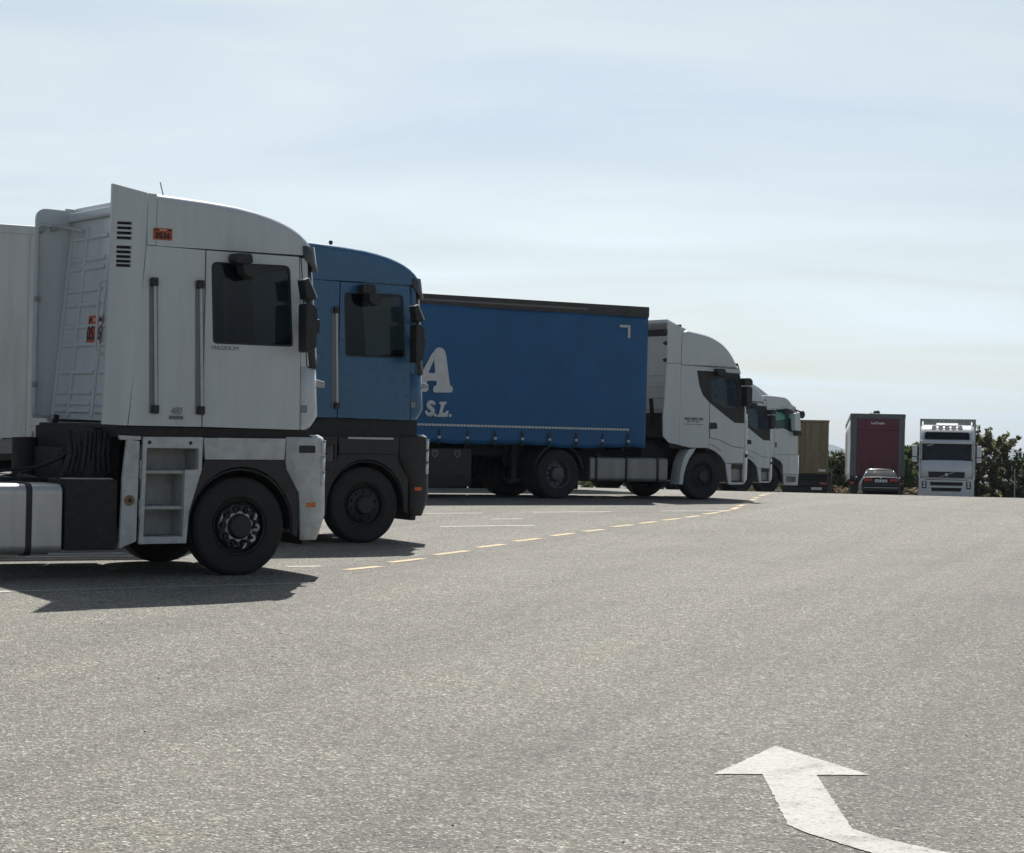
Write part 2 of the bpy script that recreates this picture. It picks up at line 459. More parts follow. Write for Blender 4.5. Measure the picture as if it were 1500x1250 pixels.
def sheet(name, xs, ys, dz, mat):
    b = MB()
    b.loft([[(x, y, ter(x, y)+dz) for x in xs] for y in ys])
    o = b.build(name, mat, None, smooth=180, weld=False)
    return tag(o, kind='structure')
lin = lambda a, b, n: [a+(b-a)*i/n for i in range(n+1)]
parking = sheet('parking_lot', lin(-70, 70, 40), lin(-14, 112, 126), 0., asphalt_m)
earth_m = surf('dry_earth', (.21, .17, .115), .95, dirt=.6, dirtc=(.10, .11, .05), vary=.25, scale=.6, bump=.6, bscale=8.)
MATS.pop('dry_earth')
def earth_mat():
    m, t, b = nodes_of('dry_earth_and_scrub')
    co = N(t, 'ShaderNodeTexCoord').outputs['Object']
    n = N(t, 'ShaderNodeTexNoise', Scale=.05, Detail=9., Roughness=.65); t.links.new(co, n.inputs['Vector'])
    r = ramp(t, [(.3, (.035, .05, .02)), (.48, (.09, .095, .045)), (.6, (.20, .165, .10)), (.75, (.27, .22, .15))], n.outputs[0])
    t.links.new(r.outputs[0], b.inputs['Base Color']); b.inputs['Roughness'].default_value = .95
    return m
earth_m = earth_mat()
ground = sheet('ground', [-6000, -2500, -900, -300, -120]+lin(-70, 70, 14)+[120, 300, 900, 2500, 6000],
               [-3000, -800, -200, -60]+lin(-14, 112, 42)+[120, 132, 150, 170, 190, 230, 300, 400, 480, 800, 1600, 3000, 6000, 9000], -.06, earth_m)

def on_ground(name, poly, mat, dz, parent, sub=.5, rag=0.):
    """A painted marking that follows the ground."""
    if rag:
        rr = random.Random(3); q = []
        for i, a in enumerate(poly):
            a, b = Vector(a), Vector(poly[(i+1) % len(poly)])
            n = max(1, int((b-a).length/.022))
            for k in range(n):
                c = a.lerp(b, k/n)
                q.append((c.x+(rr.gauss(0, rag) if k else 0), c.y+(rr.gauss(0, rag*2) if k else 0)))
        poly = q
    b = MB()
    vv = [b.bm.verts.new((x, y, 0)) for x, y in poly]
    for tri in geometry.tessellate_polygon([[Vector((x, y, 0)) for x, y in poly]]):
        b.bm.faces.new([vv[i] for i in tri])
    for _ in range(3):
        es = [e for e in b.bm.edges if e.calc_length() > sub]
        if not es: break
        bmesh.ops.subdivide_edges(b.bm, edges=es, cuts=1)
        bmesh.ops.triangulate(b.bm, faces=b.bm.faces)
    for v in b.bm.verts: v.co.z = ter(v.co.x, v.co.y)+dz
    bmesh.ops.recalc_face_normals(b.bm, faces=b.bm.faces)
    for f in b.bm.faces:
        if f.normal.z < 0: f.normal_flip()
    return b.build(name, mat, parent, smooth=0, fix=False)
def stripe(name, a, b, w, mat, parent, dz=.004):
    a, b = Vector(a), Vector(b)
    d = (b-a).normalized(); p = Vector((-d.y, d.x))*w/2
    return on_ground(name, [a-p, b-p, b+p, a+p], mat, dz, parent)
arrow = on_ground('arrow_marking', [(1.555, 12.93), (1.10, 11.86), (1.365, 11.90), (1.315, 10.40), (1.375, 10.22), (1.58, 9.80), (2.10, 9.05), (2.75, 8.2), (2.95, 8.45), (2.35, 9.25), (1.91, 9.86), (1.70, 10.14), (1.605, 10.34), (1.655, 11.92), (1.95, 11.96)], mark_white, .005, parking, .25, .0026)
dash_pts = [((-1.83, 24.7), (-1.49, 25.45)), ((-1.42, 26.25), (-1.06, 27.2)), ((-.96, 28.05), (-.55, 29.2)), ((-.45, 30.0), (-.09, 30.95)),
            ((.06, 31.7), (.42, 32.55)), ((.62, 33.25), (.96, 34.05)), ((1.13, 34.55), (1.48, 35.25)), ((1.66, 36.0), (2.02, 36.75)), ((2.16, 37.15), (2.48, 37.85)),
            ((2.64, 38.35), (2.99, 39.15)), ((3.1, 39.5), (3.42, 40.3)), ((3.57, 41.0), (3.91, 41.85)), ((3.97, 42.25), (4.23, 42.9)), ((4.30, 43.3), (4.58, 44.6)),
            ((4.62, 45.1), (4.83, 46.0)), ((4.95, 47.1), (5.16, 48.1)), ((5.34, 49.3), (5.52, 50.2)), ((5.61, 51.2), (5.8, 52.0)), ((6.02, 53.6), (6.35, 55.4)), ((6.5, 56.6), (6.8, 58.2))]
for a, b in dash_pts: stripe('dash_marking', a, b, .13, mark_yellow, parking)
lane_pts = [((-1.11, 34.95), (.39, 35.9)), ((-3.2, 37.62), (-.5, 39.35)), ((.39, 40.1), (1.86, 41.1)), ((2.82, 41.85), (4.18, 42.75)), ((-6.3, 19.9), (-4.71, 20.95)),
            ((-.32, 37.4), (.2, 37.72)), ((-5.6, 25.6), (-4.32, 26.4)), ((-2.51, 25.0), (-2.15, 25.25))]
for a, b in lane_pts: stripe('bay_line_marking', a, b, .12, mark_bay, parking)
for a, b in [((-4.7, 20.95), (-1.99, 22.72)), ((-2.9, 28.75), (-1.6, 29.6)), ((1.1, 31.25), (1.25, 31.3)), ((1.9, 41.2), (2.8, 41.8)), ((-6.5, 24.5), (-2.9, 26.8))]:
    stripe('faded_line_marking', a, b, .09, mark_faint, parking)

# far hills
def hills(name, y, x0, x1, hts, depth):
    b = MB()
    n = 60
    rows = []
    for k, fz in enumerate((0, .55, .9, 1, .8, 0)):
        row = []
        for i in range(n+1):
            x = x0+(x1-x0)*i/n
            h = 0
            for cx_, wd, hh in hts: h += hh*math.exp(-((x-cx_)/wd)**2)
            h *= (1+.07*math.sin(x*.013+k)+.05*math.sin(x*.037+2*k))
            row.append((x, y+depth*k/5+25*math.sin(x*.01+k), -8+(h+8)*fz))
        rows.append(row)
    b.loft(rows)
    m, t, bs = nodes_of(name+'_scrub')
    nz = N(t, 'ShaderNodeTexNoise', Scale=.012, Detail=7.); t.links.new(N(t, 'ShaderNodeTexCoord').outputs['Object'], nz.inputs['Vector'])
    t.links.new(ramp(t, [(.35, (.05, .07, .04)), (.65, (.14, .13, .09))], nz.outputs[0]).outputs[0], bs.inputs['Base Color'])
    bs.inputs['Roughness'].default_value = 1
    return tag(b.build(name, m, None, smooth=180), kind='structure')
hills('hills', 5200, -3500, 4200, [(760, 330, 128), (1205, 120, 118), (1500, 260, 95), (-900, 700, 90), (-2200, 900, 120), (2600, 700, 130)], 1300)

# ------------------------------------------------------------------ wheels and running gear shared by the lorries
WHEELS = {}
def wheel(parent, a, y, r=.53, w=.31, style='steer', far=False, rim=None):
    """y is the outer face of the tyre; a far wheel faces the other way."""
    key = (r, w, style, rim.name if rim else '')
    M = Matrix.Translation((a, y, r-.012))
    if far: M = M @ Matrix.Rotation(math.pi, 4, 'Z')
    M = M @ Matrix.Rotation(rnd.uniform(0, 6), 4, 'Y')
    if key in WHEELS:
        return copy_part(WHEELS[key], parent, M)
    k = r/.53
    gr = []
    for yy in (.09, .155, .22):
        q = yy/.31*w
        gr += [(r-.004, q-.012), (r-.02, q-.008), (r-.02, q+.008), (r-.004, q+.012)]
    prof = [(.30*k, .035), (.315*k, .012), (.335*k, .006), (.36*k, .012), (.43*k, .0), (.47*k, .004), (.475*k, .0), (.50*k, .012), (.518*k, .032), (r-.004, .06)] + gr + \
           [(r-.004, w-.06), (.518*k, w-.032), (.47*k, w), (.36*k, w-.01), (.30*k, w-.03)]
    t = MB().lathe(prof, n=48).build('wheel', rubber, parent, smooth=40)
    rm = rim or (rimdark if style == 'steer' else rimgrey)
    if style == 'steer':
        pr = [(.305*k, .03), (.298*k, .015), (.285*k, .022), (.27*k, .085), (.25*k, .095), (.225*k, .06), (.155*k, .035), (.14*k, .03), (.128*k, -.015), (.11*k, -.035), (.0, -.04)]
    else:
        pr = [(.305*k, .03), (.30*k, .012), (.288*k, .015), (.278*k, .06), (.268*k, .17), (.20*k, .175), (.165*k, .165), (.15*k, .10), (.14*k, .035), (.11*k, .02), (0, .015)]
    MB().lathe(pr, n=36).build('rim', rm, t, smooth=30)
    nb = MB()
    yn = .05 if style == 'steer' else .165
    for i in range(10):
        q = 2*math.pi*i/10
        c = (.19*k*math.cos(q), yn, .19*k*math.sin(q))
        nb.cyl(c, (c[0], yn-.045, c[2]), .021, .017, 6)
    nb.build('wheel_nuts', rm if style == 'steer' else steel, t, stuff=True)
    WHEELS[key] = t
    t.matrix_basis = M
    return t
def nut_guard(wh):
    """The flaked silver ring over the wheel nuts."""
    b = MB()
    outer, inner = [], []
    for i in range(80):
        q = 2*math.pi*i/80
        s = math.cos(10*q)
        outer.append(((.222+.020*s)*math.cos(q), (.222+.020*s)*math.sin(q)))
        inner.append(((.152-.012*s)*math.cos(q), (.152-.012*s)*math.sin(q)))
    holes = [inner]
    for i in range(10):
        q = 2*math.pi*(i+.5)/10
        holes.append([(.19*math.cos(q)+.024*math.cos(j*.785), .19*math.sin(q)+.024*math.sin(j*.785)) for j in range(8)])
    b.prism(outer, .018, .03, 'y', holes)
    b.build('nut_guard', wornsilver, wh)
    n = MB()
    for i in range(10):
        q = 2*math.pi*(i+.5)/10
        c = (.19*math.cos(q), .05, .19*math.sin(q))
        n.cyl(c, (c[0], -.006, c[2]), .026, .02, 10)
    n.build('wheel_nuts', rimdark, wh, stuff=True)

def running_gear(p, wb, tank=None, tankmat=alud, tank_r=.1, steer_rim=None, drive_rim=None, width=2.48, tank_far=True, straps=()):
    """Frame rails, drive axle, mudguards, coupling plate, engine, tanks."""
    for y in (.80, 1.62):
        bx('frame_rail', (-wb-.9, .62, y, y+.08, .72, 1.00), chassis, p)
    e = MB().box(-.75, .7, .88, 1.58, .42, 1.40).box(-1.5, -.6, 1.0, 1.48, .45, .95)
    e.box(-.28, .28, .45, 2.05, .40, .56).box(-wb-.14, -wb+.14, .4, 2.1, .38, .66)
    for q in range(5): e.cyl((-wb*.5+.3*q-.6, .95, .95), (-wb*.5+.3*q-.6, 1.55, .98), .05, n=8)
    e.cyl((-1.5, 1.24, .6), (-wb, 1.24, .55), .06, n=10)
    e.build('drivetrain', chassis, p, bevel=.03)
    fp = MB().cyl((-wb+.35, 1.24, 1.10), (-wb+.35, 1.24, 1.16), .48, n=28)
    fp.box(-wb+.1, -wb+.6, .82, 1.66, 1.0, 1.10)
    fp.build('coupling_plate', chassis, p, bevel=.01)
    f1 = wheel(p, 0, .04, style='steer', rim=steer_rim); wheel(p, 0, width-.04, style='steer', far=True, rim=steer_rim)
    wheel(p, -wb, .03, style='drive', rim=drive_rim); wheel(p, -wb, width-.03, style='drive', far=True, rim=drive_rim)
    wheel(p, -wb, .37, style='drive', rim=drive_rim); wheel(p, -wb, width-.37, style='drive', far=True, rim=drive_rim)
    for y0 in (.02, width-.70):
        m = MB()
        prof = [(.64, 0), (.64, .68), (.60, .68), (.60, 0)]
        m.lathe(prof+[prof[0]], (-wb, y0, .53), 18, R(12), R(168))
        m.build('mudguard', chassis, p, smooth=40)
    if tank:
        a0, a1, h0, h1 = tank
        for y0, far in ((.04, 0), (width-.66, 1)):
            if far and not tank_far: continue
            pr = rounded(rect(y0, y0+.62, h0, h1), tank_r, 6)
            t = MB().prism(pr, a0, a1, 'x').build('fuel_tank', tankmat, p, bevel=.025, seg=3, ang=60)
            for s in straps:
                q = rounded(rect(y0-.012, y0+.632, h0-.012, h1+.012), tank_r+.01, 6)
                MB().prism(q, s-.03, s+.03, 'x').build('tank_strap', darkpl, t, bevel=.003)
            if not far:
                MB().cyl((a0+.35, .25, h1-.01), (a0+.35, .25, h1+.06), .06, n=14).build('filler_cap', darkpl, t, bevel=.008)
    return f1

def interior(p, a0, a1, h0, h1, width=2.45, rear_dark=True):
    b = MB().box(a0, a1, .10, width-.10, h0, h0+.06)
    b.box(a0, a0+.05, .08, width-.08, h0, h1)
    b.build('cab_floor_and_curtain', curtainm, p)
    d = MB().prism([(a1-.45, h0+.05), (a1-.45, h0+.62), (a1-.30, h0+.78), (a1-.02, h0+.70), (a1-.02, h0+.05)], .12, width-.12)
    d.build('dashboard', cabtrim, p, bevel=.04)
    for y in (.28, width-.83):
        s = MB().box(a0+.62, a0+1.18, y, y+.55, h0+.36, h0+.54)
        s.prism([(a0+.52, h0+.45), (a0+.70, h0+.45), (a0+.58, h0+1.18), (a0+.44, h0+1.16)], y+.02, y+.53)
        s.prism([(a0+.46, h0+1.18), (a0+.56, h0+1.19), (a0+.53, h0+1.40), (a0+.44, h0+1.38)], y+.13, y+.42)
        s.build('seat', seatm, p, bevel=.05, seg=3)
    # the steering wheel stands on the far (left-hand-drive) side
    sw = MB()
    c = Vector((a1-.55, width-.55, h0+.82)); nrm = Vector((-.45, 0, .9)).normalized()
    ax1 = Vector((0, 1, 0)); ax2 = nrm.cross(ax1)
    sw.tube([c+(ax1*math.cos(k*math.pi/10)+ax2*math.sin(k*math.pi/10))*.23 for k in range(21)], .018, 6)
    for k in (0, 1, 2): sw.tube([c, c+(ax1*math.cos(k*2.09)+ax2*math.sin(k*2.09))*.22], .015, 5)
    sw.tube([c, c-nrm*.35], .03, 6)
    sw.build('steering_wheel', cabtrim, p)

def front_loft(p, name, mat, rows, inset=.0, mir=2.45, solid=.03, smooth=50):
    """rows: (height, [(a, y) from the near side to the centre line]); mirrored about the centre line."""
    rr = []
    for h, pts in rows:
        far = [(a, mir-y) for a, y in reversed(pts)]
        rr.append([(a, y, h) for a, y in pts+far])
    return MB().loft(rr).build(name, mat, p, smooth=smooth, solid=solid)

# ------------------------------------------------------------------ the flat-fronted high tractor units
def flat_cab_tractor(X, Y, ang, label, paint, lower, low_rough, stickers, group):
    p = thing('tractor_unit', label, 'lorry', X, Y, ang, group)
    W = 2.45
    isw = stickers
    # door with its window opening
    win = rounded([(-.411, 3.292), (.497, 3.30), (.556, 2.437), (-.374, 2.437)], [.07, .07, .04, .05], 4)
    door_o = [(-.470, 1.563), (.655, 1.550), (.640, 2.5), (.600, 3.400), (-.470, 3.408)]
    for far in (0, 1):
        y0, y1 = (0, .05) if not far else (W-.05, W)
        d = plate('door', door_o, y0, y1, paint, p, [win], .007)
        yg = y0+.012 if not far else y1-.018
        plate('window', rounded([(-.43, 3.31), (.515, 3.32), (.575, 2.418), (-.392, 2.418)], .07), yg+.012, yg+.018, cabglass, d, bevel=0)
        so = rounded([(-.415, 3.297), (.501, 3.305), (.560, 2.433), (-.379, 2.433)], [.07, .07, .04, .05], 4)
        si = rounded([(-.392, 3.275), (.480, 3.282), (.538, 2.457), (-.356, 2.457)], [.06, .06, .04, .05], 4)
        MB().prism(so, yg-.004, yg+.012, 'y', [si]).build('window_seal', darkpl, d)
        ye = -1 if not far else 1
        yb = y0 if not far else y1
        # pressed line along the foot of the door, lock, handle rail
        plate('lock', rounded(rect(.66, .735, 1.735, 1.815), .01), yb-.004 if not far else yb, yb if not far else yb+.004, recessg, d, bevel=.001)
        # fixed rear quarter of the cab
        sp = plate('side_panel', [(-1.292, 1.562), (-.482, 1.562), (-.482, 3.408), (-1.135, 3.42)], y0, y1, paint, p, bevel=.007)
        for k, (a_t, a_b) in enumerate(((-1.055, -1.020), (-.545, -.510))):
            tgt = sp
            rec = [(a_t-.048, 3.085), (a_t+.048, 3.085), (a_b+.052, 1.69), (a_b-.048, 1.69)]
            plate('rail_recess', rec, yb-.003 if not far else yb-.001, yb+.001 if not far else yb+.003, recessg, tgt, bevel=0)
            off = -.045*(1 if not far else -1)
            r = MB().cyl((a_t, yb+off, 3.05), (a_b+.01, yb+off, 1.73), .014, n=10)
            r.build('grab_rail', railm, tgt)
            for aa, hh in ((a_t, 3.045), (a_b+.005, 1.735)):
                bx('rail_bracket', (aa-.036, aa+.036, min(yb, yb+off*1.45), max(yb, yb+off*1.45), hh-.045, hh+.045), darkpl, tgt, .012)
    # rear side fairings
    slots = []
    for hh in (3.630, 3.580, 3.529, 3.478, 3.383, 3.335, 3.287, 3.240, 3.197):
        sl = -.008
        slots.append([(-1.462+sl*(3.63-hh), hh-.016), (-1.302+sl*(3.63-hh), hh-.013), (-1.302+sl*(3.63-hh), hh+.017), (-1.462+sl*(3.63-hh), hh+.014)])
    fo = [(-1.145, 1.562), (-1.142, 3.955), (-1.522, 4.027), (-1.526, 3.603), (-1.539, 2.629), (-1.572, 1.571), (-1.299, 1.562)]
    fo = [(-1.303, 1.562), (-1.196, 2.574), (-1.150, 3.431), (-1.141, 3.958), (-1.522, 4.027), (-1.526, 3.603), (-1.539, 2.629), (-1.572, 1.571)]
    fa = plate('side_fairing', fo, -.004, .045, paint, p, slots, .004, seg=1)
    bx('vent_backing', (-1.48, -1.285, .046, .07, 3.16, 3.68), darkpl, fa)
    ff = rounded([(-1.0, 3.93), (-1.475, 3.945), (-1.475, 1.60), (-1.0, 1.60)], [.01, .13, .02, .01], 6)
    plate('side_fairing', ff, W-.045, W+.004, paint, p, bevel=.004, seg=1)
    # rear wall with pressed ribs
    def slant(o):
        for v in o.data.vertices: v.co.x += (v.co.z-1.6)/2.2*.20
    bw = bx('back_wall', (-1.262, -1.225, .05, W-.05, 1.60, 3.80), paint, p)
    slant(bw)
    rb = MB()
    for hh in (1.70, 1.78, 1.90, 2.12, 2.42, 2.62, 2.86, 3.02, 3.26, 3.36, 3.60):
        for ya, yb in ((.25, 1.05), (1.22, 1.80), (1.90, 2.25)):
            rb.prism([(-1.262, hh-.032), (-1.262, hh+.030), (-1.284, hh+.012), (-1.284, hh-.016)], ya, yb)
    for yy in (.15, 1.135, 1.85, 2.33): rb.box(-1.280, -1.26, yy-.035, yy+.035, 1.64, 3.72)
    slant(rb.build('pressed_rib', paint, bw, bevel=.004, seg=1, stuff=True))
    bx('roof_edge', (-1.12, -1.02, .05, W-.05, 3.80, 3.90), paint, p, .02)
    cs = MB().loft([[(-1.285, .06, 1.56), (-1.285, .34, 1.56)], [(-1.20, .06, 2.62), (-1.20, .075, 2.62)]]).build('corner_gap_wedge', darkpl, bw, solid=.012)  # dark wedge standing in for the black opening between wall and fairing
    if isw:
        gr = MB()
        yF = W-.075
        gr.tube([(-1.462, yF, 1.70), (-1.462, yF, 3.72), (-1.44, yF, 3.75), (-1.14, yF, 3.74), (-1.10, 1.95, 3.68)], .016)
        gr.tube([(-1.47, yF, 1.74), (-1.45, yF, 1.66), (-1.33, yF, 1.635), (-1.18, yF, 1.63)], .016)
        gr.build('fairing_stay', railm, p)
        gb = MB()
        for aa, hh in ((-1.43, 3.70), (-1.455, 2.93), (-1.46, 1.98), (-1.28, 3.72)): gb.box(aa-.03, aa+.03, yF-.03, W-.04, hh-.03, hh+.03)
        gb.build('stay_clamp', steel, p, bevel=.008, stuff=True)
        g2 = MB()
        g2.tube([(-1.13, .72, 3.15), (-1.33, .80, 3.06), (-1.36, .80, 2.36), (-1.22, .70, 2.23)], .016)
        g2.build('climbing_rail', railm, p)
    # roof
    for q0, q1 in ((-.001, .05), (W-.05, W+.001)):
        plate('roof_quarter', [(-1.127, 3.424), (-1.132, 3.957), (-1.034, 3.952), (-1.034, 3.424)], q0, q1, paint, p, bevel=.004)
    prof = [(-1.030, 3.420), (-1.030, 3.957), (-.80, 3.944), (-.504, 3.926), (-.30, 3.908), (-.115, 3.889), (.10, 3.852), (.282, 3.808), (.42, 3.76), (.525, 3.715), (.625, 3.655), (.706, 3.588), (.762, 3.52), (.79, 3.45), (.792, 3.420)]
    roof = MB().prism(prof, -.002, W+.002)
    ys = (-.002, W+.002)
    def on_rim(e):
        cap = [f for f in e.link_faces if abs(f.normal.y) > .9]
        top = [f for f in e.link_faces if abs(f.normal.y) < .5 and (f.normal.z > .05 or f.normal.x > .9)]
        return len(cap) == 1 and len(top) == 1
    roof.build('roof', paint, p, bevel=.085, seg=5, rim_only=on_rim, smooth=32)
    # front: lower panel, pillars, windscreen, smoked visor
    def fr(a0, af, k=1.): return [(a0, 0), (af-.15, .0), (af-.075, .018), (af-.02, .075), (af+.01, .18), (af+.035, .55), (af+.045, W/2)]
    front_loft(p, 'front_panel', paint, [(1.552, fr(.664, .80)), (1.60, fr(.664, .845)), (1.705, fr(.663, .915)), (1.95, fr(.655, .900)), (2.225, fr(.652, .885))], solid=.03)
    for far in (0, 1):
        y0, y1 = (0, .06) if not far else (W-.06, W)
        plate('pillar', [(.648, 2.225), (.755, 2.225), (.735, 2.40), (.705, 3.395), (.610, 3.395)], y0, y1, paint, p, bevel=.01)
    def wsr(af): return [(af-.175, .004), (af-.09, .012), (af-.03, .065), (af, .18), (af+.03, .6), (af+.04, W/2)]
    front_loft(p, 'windscreen', cabglass, [(2.228, wsr(.905)), (2.7, wsr(.865)), (3.05, wsr(.838)), (3.40, wsr(.805))], solid=0)
    def band(af): return [(af-.19, -.001), (af-.10, .006), (af-.06, .03), (af-.045, .055)]
    for far in (0, 1):
        rows = []
        for h, af in ((2.228, .905), (2.30, .9), (2.7, .865), (3.05, .838), (3.40, .805)):
            rows.append([(a, y if not far else W-y, h) for a, y in band(af)])
        MB().loft(rows).build('windscreen_surround', darkpl, p, solid=.01)
    front_loft(p, 'windscreen_surround', darkpl, [(2.215, [(a+.004, y-.004) for a, y in wsr(.906)]), (2.33, [(a+.004, y-.004) for a, y in wsr(.897)])], solid=.01)
    wp = MB()
    for yy in (.5, 1.2): wp.tube([(.965, yy, 2.30), (.96, yy+.3, 2.42), (.95, yy+.62, 2.36)], .012, 5)
    wp.build('wiper', darkpl, p)
    def vz(af, a0): return [(a0, -.022), (af-.12, -.025), (af-.05, -.005), (af, .07), (af+.03, .25), (af+.06, .7), (af+.07, W/2)]
    front_loft(p, 'sun_visor', darkvisor, [(3.518, vz(.812, .638)), (3.40, vz(.832, .645)), (3.34, vz(.842, .70)), (3.262, vz(.862, .755))], solid=.02)
    # mirrors (near and far), kerb mirror over the door
    for far in (0, 1):
        s = (lambda y: y) if not far else (lambda y: W-y)
        def pl(name, poly, ya, yb, mat, par, bevel=.02):
            a, b = sorted((s(ya), s(yb)))
            poly = [(q[0]+min(ya+yb, -.08)*.30, q[1]) for q in poly]
            return plate(name, poly, a, b, mat, par, bevel=bevel)
        ar = MB()
        for hh in (2.93, 2.40): ar.tube([(.70, s(.02), hh), (.64, s(-.12), hh+.01), (.60, s(-.24), hh)], .018)
        ar.tube([(.60, s(-.24), 2.40), (.60, s(-.24), 2.98)], .016)
        arm = ar.build('mirror_arm', darkpl, p)
        m1 = pl('mirror', rounded([(.675, 2.89), (.755, 2.89), (.815, 2.85), (.825, 2.68), (.815, 2.42), (.73, 2.37), (.685, 2.38)], .03), -.36, -.16, darkpl, p, .03)
        pl('mirror', rounded([(.648, 3.14), (.705, 3.158), (.805, 2.965), (.785, 2.925), (.685, 2.935)], .02), -.34, -.16, darkpl, p, .02)
        pl('mirror_rim', rounded([(.645, 3.140), (.708, 3.162), (.811, 2.962), (.801, 2.956), (.702, 3.151), (.647, 3.130)], .003, 1), -.345, -.155, railm, p, .002)
        pl('mirror_mount', rounded(rect(.72, .835, 2.585, 2.735), .01), -.16, .0, darkpl, p, .01)
        pl('front_mirror_arm', [(.905, 2.10), (1.02, 2.075), (1.02, 2.01), (.895, 2.015)], .10, .2, greyin, p, .01)
    kb = MB().prism(rounded([(-.215, 3.385), (-.04, 3.385), (-.02, 3.30), (-.06, 3.275), (-.20, 3.275), (-.235, 3.32)], .025), -.20, -.005)
    kb.prism(rounded([(-.16, 3.28), (.03, 3.27), (.06, 3.16), (-.02, 3.11), (-.14, 3.17)], .03), -.24, -.05)
    kb.build('kerb_mirror', darkpl, p, bevel=.015)
    # black gap under the cab, cab floor
    bx('cab_underside', (-1.40, .80, .05, W-.05, 1.44, 1.56), chassis, p, .02)
    interior(p, -.98, .80, 1.60, 3.75, W)
    # lower bodywork ------------------------------------------------------
    for far in (0, 1):
        y0, y1 = (.0, .05) if not far else (W-.05, W)
        wa = plate('wheel_arch_panel', [(-.427, 1.222), (.483, 1.228), (.497, 1.455), (-.45, 1.448)], y0, y1, lower, p, bevel=.006)
        if not far:
            bx('trim_strip', (-.30, .40, -.006, .0, 1.425, 1.452), lower if isw else railm, wa, .002)
        liner = MB()
        arc = [(.60*math.cos(R(q)), .53+.62*math.sin(R(q))) for q in range(-8, 189, 14)]
        lo = [(.66, .40), (.66, .88), (.50, 1.13), (.49, 1.224), (-.43, 1.218), (-.466, 1.106), (-.595, .679), (-.61, .34)]
        liner.prism(lo+list(reversed(arc)), y0+.012, y1-.006) if not far else liner.prism(lo+list(reversed(arc)), y0+.006, y1-.012)
        liner.build('arch_liner', darkpl, p, bevel=.004, seg=1)
        ms = MB(); ms.lathe([(.60, .03), (.60, .42), (.585, .42), (.585, .03), (.60, .03)], (0, 0 if not far else W-.45, .53), 16, R(-4), R(184)); ms.build('mudguard', darkpl, p, smooth=40)
        # step tower with three recessed steps
        so = [(-1.146, .343), (-.622, .348), (-.598, .679), (-.466, 1.112), (-.458, 1.455), (-1.125, 1.450)]
        h1 = [(-1.088, 1.335), (-.520, 1.335), (-.520, 1.115), (-1.088, 1.115)]
        h2 = [(-1.092, 1.090), (-.665, 1.090), (-.668, .420), (-1.098, .420)]
        h1 = [(-1.085, 1.115), (-.660, 1.115), (-.660, .415), (-1.098, .415)]
        hole = [(-1.080, 1.335), (-.505, 1.335), (-.505, 1.118), (-.655, 1.112), (-.662, .415), (-1.098, .415)]
        st = plate('step_tower', so, y0, y1, lower, p, [hole], .006)
        yi0, yi1 = (.045, .34) if not far else (W-.34, W-.045)
        rc = MB()
        yb = .34 if not far else W-.34
        rc.box(-1.12, -.49, min(yb, yb+.02), max(yb, yb+.02), .40, 1.36)
        rc.box(-1.12, -1.095, yi0, yi1, .40, 1.36); rc.box(-.663, -.63, yi0, yi1, .40, 1.10); rc.box(-.51, -.485, yi0, yi1, 1.10, 1.36)
        rc.build('step_recess', greyin, st)
        for hh, a1 in ((1.105, -.505), (.735, -.66), (.42, -.66)):
            tr = MB().box(-1.095, a1, yi0-.02 if not far else yi0, yi1 if not far else yi1+.02, hh-.035, hh)
            for q in range(6): tr.box(-1.06+q*.07, -1.03+q*.07, yi0, yi1, hh, hh+.006)
            tr.build('step', greyin, st, bevel=.004, seg=1)
        dots = MB()
        for aa in (-1.055, -.60): dots.cyl((aa, y0-.006 if not far else y1+.006, 1.395), (aa, y0+.01 if not far else y1-.01, 1.39), .019, n=12)
        dots.build('bolt', darkpl, st, stuff=True)
        # side locker behind the steps
        lk = plate('side_locker', [(-1.357, .300), (-1.175, .372), (-1.160, 1.405), (-1.300, 1.425), (-1.338, 1.05)], y0, y1 if not far else y1, lower, p, bevel=.01)
        plate('locker_cap', [(-1.375, 1.415), (-1.150, 1.415), (-1.150, 1.455), (-1.385, 1.462)], y0-.004, y1+.004, lower, lk, bevel=.008)
        if not far:
            MB().cyl((-1.262, -.012, .795), (-1.262, .01, .795), .055, n=20).build('lock_rosette', brass, lk, bevel=.005)
            MB().cyl((-1.262, -.018, .795), (-1.262, .0, .795), .022, n=12).build('lock_rosette', darkpl, lk)
            hg = MB()
            for hh in (1.02, 1.12, .62, .72): hg.cyl((-1.152, -.008, hh), (-1.152, -.008, hh+.09), .011, n=8)
            hg.build('hinge', steel, lk, stuff=True)
        # battery box behind
        b_ = bx('battery_box', ((-1.935, -1.375, .03, .60, .285, 1.005) if not far else (-1.935, -1.375, W-.60, W-.03, .285, 1.005)), chassis, p, .02)
        bx('lower_rail', ((-2.1, -1.25, .06, .14, .235, .262) if not far else (-2.1, -1.25, W-.14, W-.06, .235, .262)), steel, p, .004)
    def bf(a0, af): return [(a0, 0), (af-.17, .0), (af-.085, .012), (af-.025, .06), (af, .16), (af+.03, .6), (af+.04, W/2)]
    bp = front_loft(p, 'bumper', lower, [(1.474, bf(.505, .985)), (1.44, bf(.504, 1.005)), (1.225, bf(.500, 1.015)), (1.128, bf(.512, 1.02)), (.881, bf(.665, 1.025)), (.640, bf(.685, 1.028)), (.50, bf(.69, .985)), (.372, bf(.69, .935))], solid=.03, smooth=45)
    bl = MB()
    bl.loft([[(a, y, h) for a, y in bf(a0, af)[1:]+[(a, W-y) for a, y in reversed(bf(a0, af)[1:])]] for h, a0, af in ((1.474, .5, .985), (1.50, .5, .93))])
    bl.build('bumper_top', steel if not isw else lower, bp)
